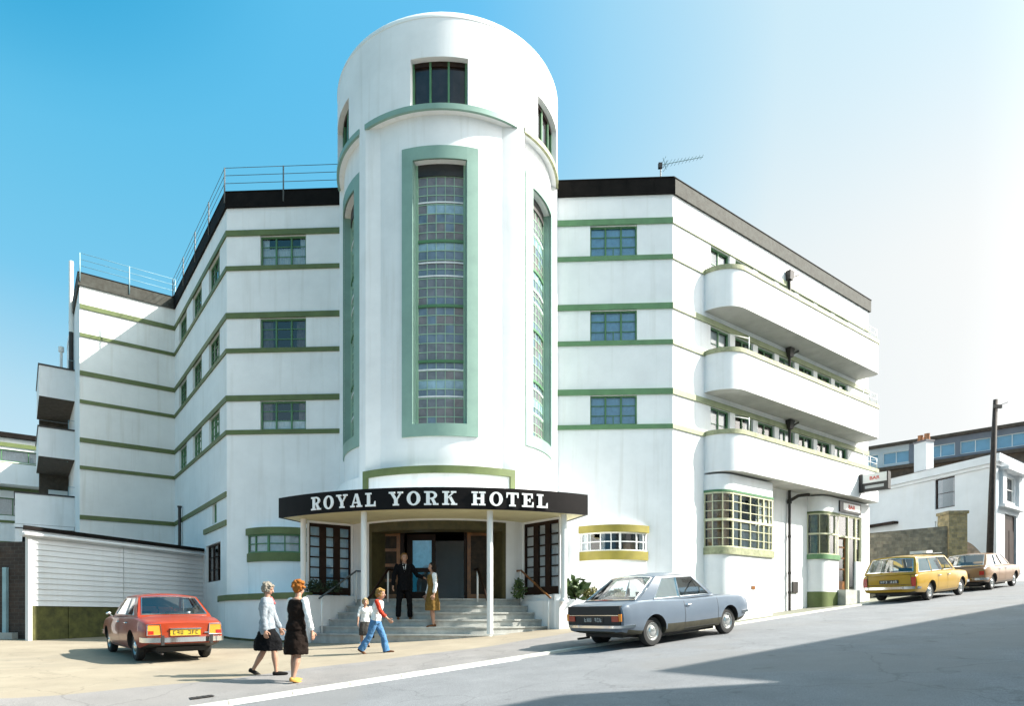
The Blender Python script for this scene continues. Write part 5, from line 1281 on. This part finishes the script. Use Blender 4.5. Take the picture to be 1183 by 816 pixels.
def loft(mb, rows, n=20):
    """rows: (centre, rx, ry[, fold amplitude])"""
    out = []
    for row in rows:
        c, rx, ry = row[:3]; fa = row[3] if len(row) > 3 else 0
        out.append([Vector((c[0]+rx*(1+fa*math.sin(7*a))*math.cos(a), c[1]+ry*(1+fa*math.sin(7*a+1))*math.sin(a), c[2])) for a in (2*math.pi*k/n for k in range(n))])
    mb.rings(out, 0, True)
M['skin'] = mat('skin', (.38, .205, .135), .55, .06, 8); M['eye'] = mat('eye_dark', (.03, .02, .015), .2, 0); M['lip'] = mat('lips', (.38, .12, .10), .5, 0)
def person(label, H, at, face, pose, wear, group=None):
    loc = Vector(at); root = D.objects.new('person', None); COL.objects.link(root); root['label'] = label; root['category'] = 'person'
    root.location = loc; root.rotation_euler = (0, 0, math.atan2(-face[0], face[1])); root['base'] = [0, 0, 0]
    V3 = Vector; fem = wear.get('fem', True); ch = wear.get('child', False)
    hs = 1.18 if ch else 1.
    lean = pose.get('lean', 0)*H
    J = {}
    for s, k in ((-1, 'L'), (1, 'R')):
        J['hip'+k] = V3((s*.05*H, 0, .50*H)); J['knee'+k] = J['hip'+k]+V3(pose['thigh'+k]).normalized()*.245*H; J['ank'+k] = J['knee'+k]+V3(pose['shin'+k]).normalized()*.225*H
    low = min(J['ankL'].z, J['ankR'].z); dz = .038*H-low
    for k in J: J[k].z += dz
    def up(z): return V3((0, lean*max(0, (z-.5))/.35, z*H+dz))
    for s, k in ((-1, 'L'), (1, 'R')):
        J['sh'+k] = up(.805)+V3((s*(.108 if not fem else .098)*H, 0, 0)); J['el'+k] = J['sh'+k]+V3(pose['up'+k]).normalized()*.172*H; J['wr'+k] = J['el'+k]+V3(pose['fore'+k]).normalized()*.15*H
    tors = [(.47, .086, .066), (.51, .099, .072), (.56, .094, .067), (.62, .074, .055), (.68, .084, .064), (.73, .096, .069), (.785, .100, .060), (.815, .080, .050), (.835, .046, .042)]
    if not fem: tors = [(.47, .084, .064), (.51, .092, .068), (.56, .09, .066), (.62, .086, .062), (.68, .094, .066), (.74, .106, .070), (.79, .112, .060), (.817, .086, .052), (.838, .048, .044)]
    if ch: tors = [(z, x*.95, y*.98) for z, x, y in tors]
    def torso(mb, pad, z0=0, z1=1, extra=()):
        rows = [(up(z), x*H+pad, y*H+pad) for z, x, y in tors if z0 <= z <= z1]
        loft(mb, list(extra)+rows)
    b = MB(); torso(b, 0)
    limb(b, [up(.82), up(.87)+V3((0, .006*H, 0))], [.033*H, .031*H])
    yaw = Matrix.Rotation(R_(pose.get('head', 0)), 3, 'Z') @ Matrix.Rotation(R_(-pose.get('nod', 0)), 3, 'X')
    hc = up(.93)+V3((0, .012*H, 0)) if not ch else up(.925)+V3((0, .012*H, 0))
    def hp(x, y, z): return hc+yaw @ V3((x*H*hs, y*H*hs, z*H*hs))
    T3 = yaw.to_4x4()
    b.ball(hp(0, -.004, .016), .045*H*hs, .055*H*hs, .052*H*hs, 18, 0, T3); b.ball(hp(0, .014, -.02), .036*H*hs, .040*H*hs, .046*H*hs, 16, 0, T3); b.ball(hp(0, .026, -.048), .019*H*hs, .02*H*hs, .016*H*hs, 12, 0, T3)
    limb(b, [hp(0, .048, .008), hp(0, .062, -.014)], [.006*H*hs, .0095*H*hs], 8)
    for s in (-1, 1): b.ball(hp(s*.046, -.004, -.004), .007*H*hs, .013*H*hs, .019*H*hs, 10, 0, T3)
    for s, k in ((-1, 'L'), (1, 'R')):
        mus = 1. if not fem else .9
        limb(b, [J['sh'+k], J['sh'+k].lerp(J['el'+k], .45), J['el'+k], J['el'+k].lerp(J['wr'+k], .35), J['wr'+k]], [q*H*mus for q in (.029, .027, .022, .0235, .0155)])
        limb(b, [J['hip'+k], J['hip'+k].lerp(J['knee'+k], .4), J['knee'+k], J['knee'+k].lerp(J['ank'+k], .32), J['knee'+k].lerp(J['ank'+k], .75), J['ank'+k]], [q*H for q in (.052, .047, .031, .034, .022, .019)])
        # hand
        f = V3(pose['fore'+k]).normalized(); fw = V3((0, 1, 0)); th = (fw-f*fw.dot(f)); th = th.normalized() if th.length > .2 else V3((0, 0, 1)); nn = f.cross(th).normalized()*s
        w = J['wr'+k]; sz = .098*H*(1.05 if ch else 1)
        for q in (-.13, 0, .13): limb(b, [w, w+f*sz*.42+th*sz*q], [.0125*H, .0115*H], 8)
        for i, (q, l) in enumerate(((.21, .40), (.075, .46), (-.065, .43), (-.19, .34))):
            a = w+f*sz*.42+th*sz*q; c = a+f*sz*l*.55-nn*sz*.06*(1 if k == 'R' else 1); e = c+f*sz*l*.42-nn*sz*.14
            limb(b, [a, c, e], [.0068*H, .0062*H, .005*H], 8)
        a = w+f*sz*.12+th*sz*.16; c = a+(f*.6+th*.75).normalized()*sz*.3; limb(b, [a, c, c+(f*.95+th*.25).normalized()*sz*.22], [.0085*H, .0075*H, .006*H], 8)
        # foot
        fa = V3((0, 1, 0)); sd = V3(pose['shin'+k]).normalized(); pit = pose.get('foot'+k, 0)
        Rm = Matrix.Rotation(R_(pit), 3, 'X'); fd = Rm @ V3((0, 1, 0)); fu = Rm @ V3((0, 0, 1)); J['fd'+k] = (fd, fu)
        a = J['ank'+k]; limb(b, [a-fu*.018*H-fd*.018*H, a-fu*.022*H+fd*.05*H, a-fu*.027*H+fd*.10*H], [.020*H, .0185*H, .0115*H], 10)
    body = remesh(b, 'body', 'skin', root, .0075 if not ch else .007, 2)
    for s in (-1, 1):
        e = MB(); e.ball(hp(s*.018, .047, .008), .0062*H, .004*H, .0045*H, 8, 0, T3); e.build('eye', 'eye', root, smooth=True)
    e = MB(); e.ball(hp(0, .05, -.036), .013*H, .004*H, .004*H, 8, 0, T3); e.build('mouth', 'lip', root, smooth=True)
    # hair
    h = MB(); hk = wear['hair']; rr = random.Random(int(H*1000))
    h.ball(hp(0, -.016, .026), .050*H*hs, .054*H*hs, .052*H*hs, 16, 0, T3); h.ball(hp(0, -.034, -.01), .044*H*hs, .034*H*hs, .046*H*hs, 14, 0, T3)
    for s in (-1, 1): h.ball(hp(s*.036, -.012, .004), .016*H*hs, .03*H*hs, .036*H*hs, 10, 0, T3)
    if hk == 'curly':
        for k in range(60):
            a, z = rr.uniform(0, 6.28), rr.uniform(-.5, 1); q = math.sqrt(1-z*z); x, y = q*math.cos(a), q*math.sin(a)
            if y > .35 and z < .55: continue
            p = hp(x*.056, -.014+y*.060, .018+z*.060); h.ball(p, .018*H, .018*H, .016*H, 8)
    if hk == 'long':
        h.ball(hp(0, -.034, -.045), .046*H*hs, .028*H*hs, .06*H*hs, 12, 0, T3)
        for s in (-1, 1): h.ball(hp(s*.042, -.01, -.03), .014*H*hs, .03*H*hs, .05*H*hs, 10, 0, T3)
        for k in range(26): a = rr.uniform(2.6, 6.8); h.ball(hp(.045*math.cos(a), -.012+.05*math.sin(a), rr.uniform(-.07, .05)), .014*H, .014*H, .024*H, 8)
    if hk == 'short':
        h.ball(hp(0, .02, .055), .036*H*hs, .026*H*hs, .016*H*hs, 10, 0, T3)
    if hk == 'bob':
        for k in range(30): a = rr.uniform(2.3, 7.1); h.ball(hp(.048*math.cos(a), -.01+.052*math.sin(a), rr.uniform(-.035, .05)), .014*H, .014*H, .02*H, 8)
        h.ball(hp(0, .034, .046), .036*H*hs, .018*H*hs, .015*H*hs, 10, 0, T3)
    remesh(h, 'hair', wear['hair_m'], root, .008, 2)
    # clothes
    def arms(mb, pad, frac=1., flare=0):
        for k in 'LR':
            s_, e_, w_ = J['sh'+k], J['el'+k], J['wr'+k]
            if frac <= .5: limb(mb, [s_, s_.lerp(e_, frac*2)], [.029*H+pad, .027*H+pad*1.2])
            else: limb(mb, [s_, s_.lerp(e_, .5), e_, e_.lerp(w_, (frac-.5)*2)], [.030*H+pad, .028*H+pad, .025*H+pad, .021*H+pad+flare])
    def legs(mb, pad, frac, flare):
        for k in 'LR':
            h_, n_, a_ = J['hip'+k], J['knee'+k], J['ank'+k]; e_ = n_.lerp(a_, frac)+V3((0, 0, -.012*H))
            mb.tube([h_+V3((0, 0, .02*H)), h_.lerp(n_, .4), n_, n_.lerp(e_, .5), e_], [.056*H+pad, .05*H+pad, .036*H+pad+flare*.15, .034*H+pad+flare*.55, .028*H+pad+flare], 16); mb.ball(h_, .056*H+pad, .056*H+pad, .056*H+pad, 12); mb.ball(n_, .036*H+pad+flare*.1, .036*H+pad+flare*.1, .036*H+pad, 12)
    for it in wear['items']:
        kind, m_ = it[0], it[1]; c = MB(); nm = it[2]
        if kind == 'jacket':
            hem = it[3]; torso(c, .012*H, .50, .9, [(up(hem), .112*H, .088*H), (up(.5), .108*H, .083*H)]); arms(c, .0075*H, .93); remesh(c, nm, m_, root, .010, 3)
        elif kind == 'blouse':
            torso(c, .006*H, .50, .83); arms(c, .004*H, it[3]); remesh(c, nm, m_, root, .009, 3)
        elif kind == 'sleeves':
            arms(c, .006*H, it[3])
            for k in 'LR': pass
            torso(c, .004*H, .72, .83); remesh(c, nm, m_, root, .009, 2)
        elif kind == 'tunic':                                     # sleeveless body
            torso(c, .013*H, .5, .83); remesh(c, nm, m_, root, .010, 3)
        elif kind == 'skirt':
            z0, z1, rx, ry = it[3:7]; mid = (J['kneeL']+J['kneeR'])/2; hem = V3((mid.x*.6, mid.y*.8, z0*H+dz))
            c2 = up(z1)
            loft(c, [(hem, rx*H, ry*H, .05), (hem.lerp(c2, .35), rx*H*.97, ry*H*.96, .035), (hem.lerp(c2, .7), .108*H, .085*H, .01), (c2, .082*H, .064*H)], 28); remesh(c, nm, m_, root, .010, 2)
        elif kind == 'trousers':
            torso(c, .008*H, .46, .57); legs(c, .005*H, it[3], it[4]); remesh(c, nm, m_, root, .010, 2)
        elif kind == 'shoes':
            for k in 'LR':
                c = MB(); fd, fu = J['fd'+k]; a = J['ank'+k]; heel = it[3]
                limb(c, [a-fu*.016*H-fd*.02*H, a-fu*.022*H+fd*.05*H, a-fu*.028*H+fd*.108*H], [.0235*H, .022*H, .0145*H], 10)
                c.ball(a-fu*.033*H+fd*.04*H, .026*H, .085*H, .009*H, 12, 0, Matrix.Rotation(R_(pose.get('foot'+k, 0)), 4, 'X'))
                if heel: c.tube([a-fu*.02*H-fd*.022*H, a-fu*.042*H-fd*.024*H], [.015*H, .010*H], 8)
                remesh(c, 'shoe', m_, root, .008, 2)
        elif kind == 'collar':
            t = up(.81)+V3((0, .066*H, 0)); u2 = up(.70)+V3((0, .096*H, 0)); c.face([t+V3((-.03*H, -.004*H, .02*H)), t+V3((.03*H, -.004*H, .02*H)), u2]); q = c.build(nm, m_, root)
            c = MB(); c.face([t+V3((-.008*H, .004*H, .01*H)), t+V3((.008*H, .004*H, .01*H)), u2+V3((.007*H, .004*H, .01*H)), u2+V3((-.007*H, .004*H, .01*H))]); c.build('tie', it[3], q)
        elif kind == 'scarf':
            q = up(.845); c.lathe([(.040*H, -.018*H), (.05*H, 0), (.040*H, .018*H)], 14, 0, Matrix.Translation(q)); limb(c, [q+V3((0, .045*H, -.01*H)), q+V3((.005*H, .075*H, -.07*H))], [.014*H, .016*H], 8); remesh(c, nm, m_, root, .008, 2)
        elif kind == 'bag':
            k = it[3]; p = J['wr'+k]+V3(pose['fore'+k]).normalized()*.07*H; c.box(p.x-.03, p.x+.03, p.y-it[4]/2, p.y+it[4]/2, p.z-it[4]*1.0-.08, p.z-.08); c.tube([p+V3((0, -it[4]*.35, -.08)), p+V3((0, 0, .01)), p+V3((0, it[4]*.35, -.08))], .008, 6)
            bg_ = c.build(nm, m_, None); bg_['label'] = it[5]; bg_['category'] = 'bag'
            bg_.matrix_world = Matrix.Translation(loc) @ Matrix.Rotation(root.rotation_euler.z, 4, 'Z')
    return root
for nm, c in (('hair_grey', (.24, .21, .17)), ('hair_ginger', (.30, .105, .022)), ('hair_dark', (.02, .014, .01)), ('hair_brown', (.20, .10, .035)), ('hair_blond', (.28, .17, .06)), ('hair_fair', (.33, .25, .14)),
              ('cl_grey', (.27, .30, .33)), ('cl_black', (.004, .004, .005)), ('cl_dark', (.012, .007, .005)), ('cl_white', (.78, .78, .76)), ('cl_brown', (.19, .11, .03)), ('cl_jean', (.08, .19, .36)), ('cl_red', (.52, .05, .025)),
              ('cl_pink', (.50, .12, .12)), ('sh_black', (.015, .013, .012)), ('sh_tan', (.45, .24, .06)), ('sh_brown', (.12, .05, .02)), ('cl_shade', (.06, .055, .05))):
    M[nm] = mat(nm, c, .85 if nm[:2] != 'sh' else .45, .18, 14, spec=.12, bump=.12 if nm[:2] == 'cl' else 0, bscale=60)
stride = dict(thighL=(0, .36, -1), shinL=(0, .10, -1), footL=4, thighR=(0, -.20, -1), shinR=(0, -.55, -1), footR=-26)
strideR = dict(thighR=(0, .36, -1), shinR=(0, .10, -1), footR=4, thighL=(0, -.20, -1), shinL=(0, -.55, -1), footL=-26)
def gp(x, y, o=0): return (x, y, G(x, y)+o)
person('grey-haired woman in pale grey jacket and dark skirt striding right', 1.62, gp(-3.78, 11.2), (1., .12), dict(strideR, lean=.0, nod=18, head=-8, upR=(.12, -.06, -1), foreR=(.05, .12, -1), upL=(-.15, .3, -1), foreL=(0, .45, -1)),
       dict(hair='bob', hair_m='hair_grey', items=[('skirt', 'cl_black', 'skirt', .27, .58, .105, .15), ('jacket', 'cl_grey', 'jacket', .44), ('scarf', 'cl_pink', 'scarf'), ('shoes', 'sh_black', 'shoes', 1)]))
person('ginger curly-haired woman in dark pinafore with white sleeves seen from behind', 1.63, gp(-3.08, 10.5), (.52, .85), dict(thighL=(0, .12, -1), shinL=(0, -.08, -1), thighR=(0, -.06, -1), shinR=(0, -.28, -1), footR=-12, nod=14, head=6, lean=.03, upR=(.30, .02, -1), foreR=(.12, .22, -1), upL=(-.2, .05, -1), foreL=(-.02, .3, -1)),
       dict(hair='curly', hair_m='hair_ginger', items=[('sleeves', 'cl_white', 'blouse', .88), ('tunic', 'cl_dark', 'pinafore'), ('skirt', 'cl_dark', 'skirt', .27, .60, .125, .115), ('shoes', 'sh_tan', 'shoes', 1)]))
st_ = lambda th, r, k: tuple(tw(th, r, -.5+.2*k))
person('man in black suit, white shirt and tie facing the street on the steps', 1.84, st_(-12.3, 4.62, 2), (.18, -1), dict(thighL=(-.12, .02, -1), shinL=(-.04, -.03, -1), thighR=(.13, .02, -1), shinR=(.05, -.03, -1), upR=(.30, .05, -1), foreR=(.1, .35, -1), upL=(-.62, .25, -1), foreL=(-.55, .7, -.25), head=12),
       dict(hair='short', hair_m='hair_brown', fem=False, items=[('trousers', 'cl_black', 'trousers', .95, .010), ('jacket', 'cl_black', 'jacket', .43), ('collar', 'cl_white', 'shirt_front', 'cl_black'), ('shoes', 'sh_brown', 'shoes', 0)]))
person('dark-haired woman in brown dress with white sleeves turned to the suited man', 1.74, st_(-1.9, 4.92, 1), (-.80, -.30), dict(thighL=(0, .05, -1), shinL=(0, -.06, -1), thighR=(0, -.03, -1), shinR=(0, -.10, -1), footR=-8, footL=-4, upR=(.2, .12, -1), foreR=(.0, .3, -1), upL=(-.25, -.05, -1), foreL=(-.05, .2, -1), nod=10, head=10),
       dict(hair='long', hair_m='hair_dark', items=[('sleeves', 'cl_white', 'blouse', .85), ('tunic', 'cl_brown', 'dress_top'), ('skirt', 'cl_brown', 'skirt', .25, .60, .125, .115), ('shoes', 'sh_brown', 'shoes', 1)]))
person('blond child in white shirt with red sleeves and blue flared jeans', 1.48, gp(-2.46, 14.5), (1., -.12), dict(thighL=(0, .50, -1), shinL=(0, .22, -1), footL=8, thighR=(0, -.36, -1), shinR=(0, -.70, -1), footR=-30, lean=.06, head=-12, nod=4, upR=(.1, .42, -1), foreR=(0, .75, -.7), upL=(-.15, -.35, -1), foreL=(0, .05, -1)),
       dict(hair='bob', hair_m='hair_blond', child=True, items=[('trousers', 'cl_jean', 'jeans', 1.0, .030), ('sleeves', 'cl_red', 'sleeves', .78), ('tunic', 'cl_white', 'shirt'), ('shoes', 'sh_brown', 'shoes', 0)]))
person('fair-haired small child in white top half hidden behind the child in jeans', 1.22, gp(-3.02, 16.3), (.25, -1), dict(thighL=(-.08, .05, -1), shinL=(0, -.05, -1), thighR=(.08, -.02, -1), shinR=(0, -.05, -1), upR=(.25, .1, -1), foreR=(.1, .3, -1), upL=(-.25, .1, -1), foreL=(-.05, .25, -1)),
       dict(hair='bob', hair_m='hair_fair', child=True, items=[('skirt', 'cl_shade', 'skirt', .24, .57, .13, .12), ('blouse', 'cl_white', 'top', .5), ('shoes', 'sh_black', 'shoes', 0), ('bag', 'cl_dark', 'shopping_bag', 'L', .22, 'dark shopping bag held by the small fair-haired child')]))
# ================================================================== light, sky, camera
sc = bpy.context.scene
SUN_EL, SUN_AZ = 40.0, 92.4                                     # azimuth clockwise from +Y
w = D.worlds.new('World'); sc.world = w; w.use_nodes = True
nt = w.node_tree; bg = nt.nodes['Background']
sky = nt.nodes.new('ShaderNodeTexSky'); sky.sky_type = 'NISHITA'; sky.sun_disc = False
sky.sun_elevation = R_(SUN_EL); sky.sun_rotation = R_(SUN_AZ); sky.air_density = 1.0; sky.dust_density = 6.0; sky.ozone_density = 1.0
bw_ = nt.nodes.new('ShaderNodeRGBToBW'); dvn = nt.nodes.new('ShaderNodeMath'); dvn.operation = 'MULTIPLY'; dvn.inputs[1].default_value = .1
rp = nt.nodes.new('ShaderNodeValToRGB'); el = rp.color_ramp.elements                   # film response of the old print: deep cyan overhead, white towards the sun
el[0].position = .131; el[0].color = (.045, .36, .57, 1); el[1].position = 1.0; el[1].color = (4.5, 4.3, 4.0, 1)
for ps, c in ((.1425, (.125, .47, .68)), (.17, (.165, .50, .73)), (.2075, (.39, .618, .745)), (.28, (.70, .755, .77)), (.40, (.79, .81, .81)), (.50, (1.0, 1.0, .99))):
    e = el.new(ps); e.color = c+(1,)
zen = nt.nodes.new('ShaderNodeMixRGB'); zen.blend_type = 'MULTIPLY'
gain = nt.nodes.new('ShaderNodeMixRGB'); gain.blend_type = 'MULTIPLY'; gain.inputs[0].default_value = 1; gain.inputs[2].default_value = (2.12, 2.12, 2.12, 1)
for x, y in ((sky.outputs[0], bw_.inputs[0]), (bw_.outputs[0], dvn.inputs[0]), (dvn.outputs[0], rp.inputs['Fac']), (rp.outputs['Color'], gain.inputs[1]), (gain.outputs[0], zen.inputs[1]), (zen.outputs[0], bg.inputs['Color'])): nt.links.new(x, y)
tcw = nt.nodes.new('ShaderNodeTexCoord'); spw = nt.nodes.new('ShaderNodeSeparateXYZ'); mrw = nt.nodes.new('ShaderNodeMapRange'); mrw.interpolation_type = 'SMOOTHSTEP'
mrw.inputs['From Min'].default_value = .40; mrw.inputs['From Max'].default_value = .66; zen.inputs[2].default_value = (.74, .93, 1.04, 1)      # the upper sky stays blue
nt.links.new(tcw.outputs['Generated'], spw.inputs[0]); nt.links.new(spw.outputs['Z'], mrw.inputs['Value']); nt.links.new(mrw.outputs['Result'], zen.inputs[0])
bg.inputs['Strength'].default_value = .15
sl = D.lights.new('sun', 'SUN'); sl.energy = 3.3; sl.angle = R_(.55); sl.color = (1, .95, .86)
so = D.objects.new('sun', sl); COL.objects.link(so)
dv = Vector((math.cos(R_(SUN_EL))*math.sin(R_(SUN_AZ)), math.cos(R_(SUN_EL))*math.cos(R_(SUN_AZ)), math.sin(R_(SUN_EL))))
so.rotation_euler = dv.to_track_quat('Z', 'Y').to_euler(); so.location = (30, 5, 40)
cd = D.cameras.new('camera'); co = D.objects.new('camera', cd); COL.objects.link(co)
co.location = (0, 0, E0); co.rotation_euler = (R_(90), 0, 0)
cd.sensor_width = 36; cd.lens = 745/1183*36; cd.shift_x = (591.5-560)/1183; cd.shift_y = (712-408)/1183; cd.clip_end = 3000; cd.clip_start = .05
sc.camera = co
sc.view_settings.view_transform = 'Standard'; sc.view_settings.look = 'None'; sc.view_settings.exposure = 1.91; sc.view_settings.gamma = 1
sc.render.film_transparent = False
sc.cycles.max_bounces = 8; sc.cycles.transparent_max_bounces = 12; sc.cycles.use_denoising = True
for o in list(D.objects):                                       # housekeeping: drop the helper property
    if 'base' in o.keys(): del o['base']
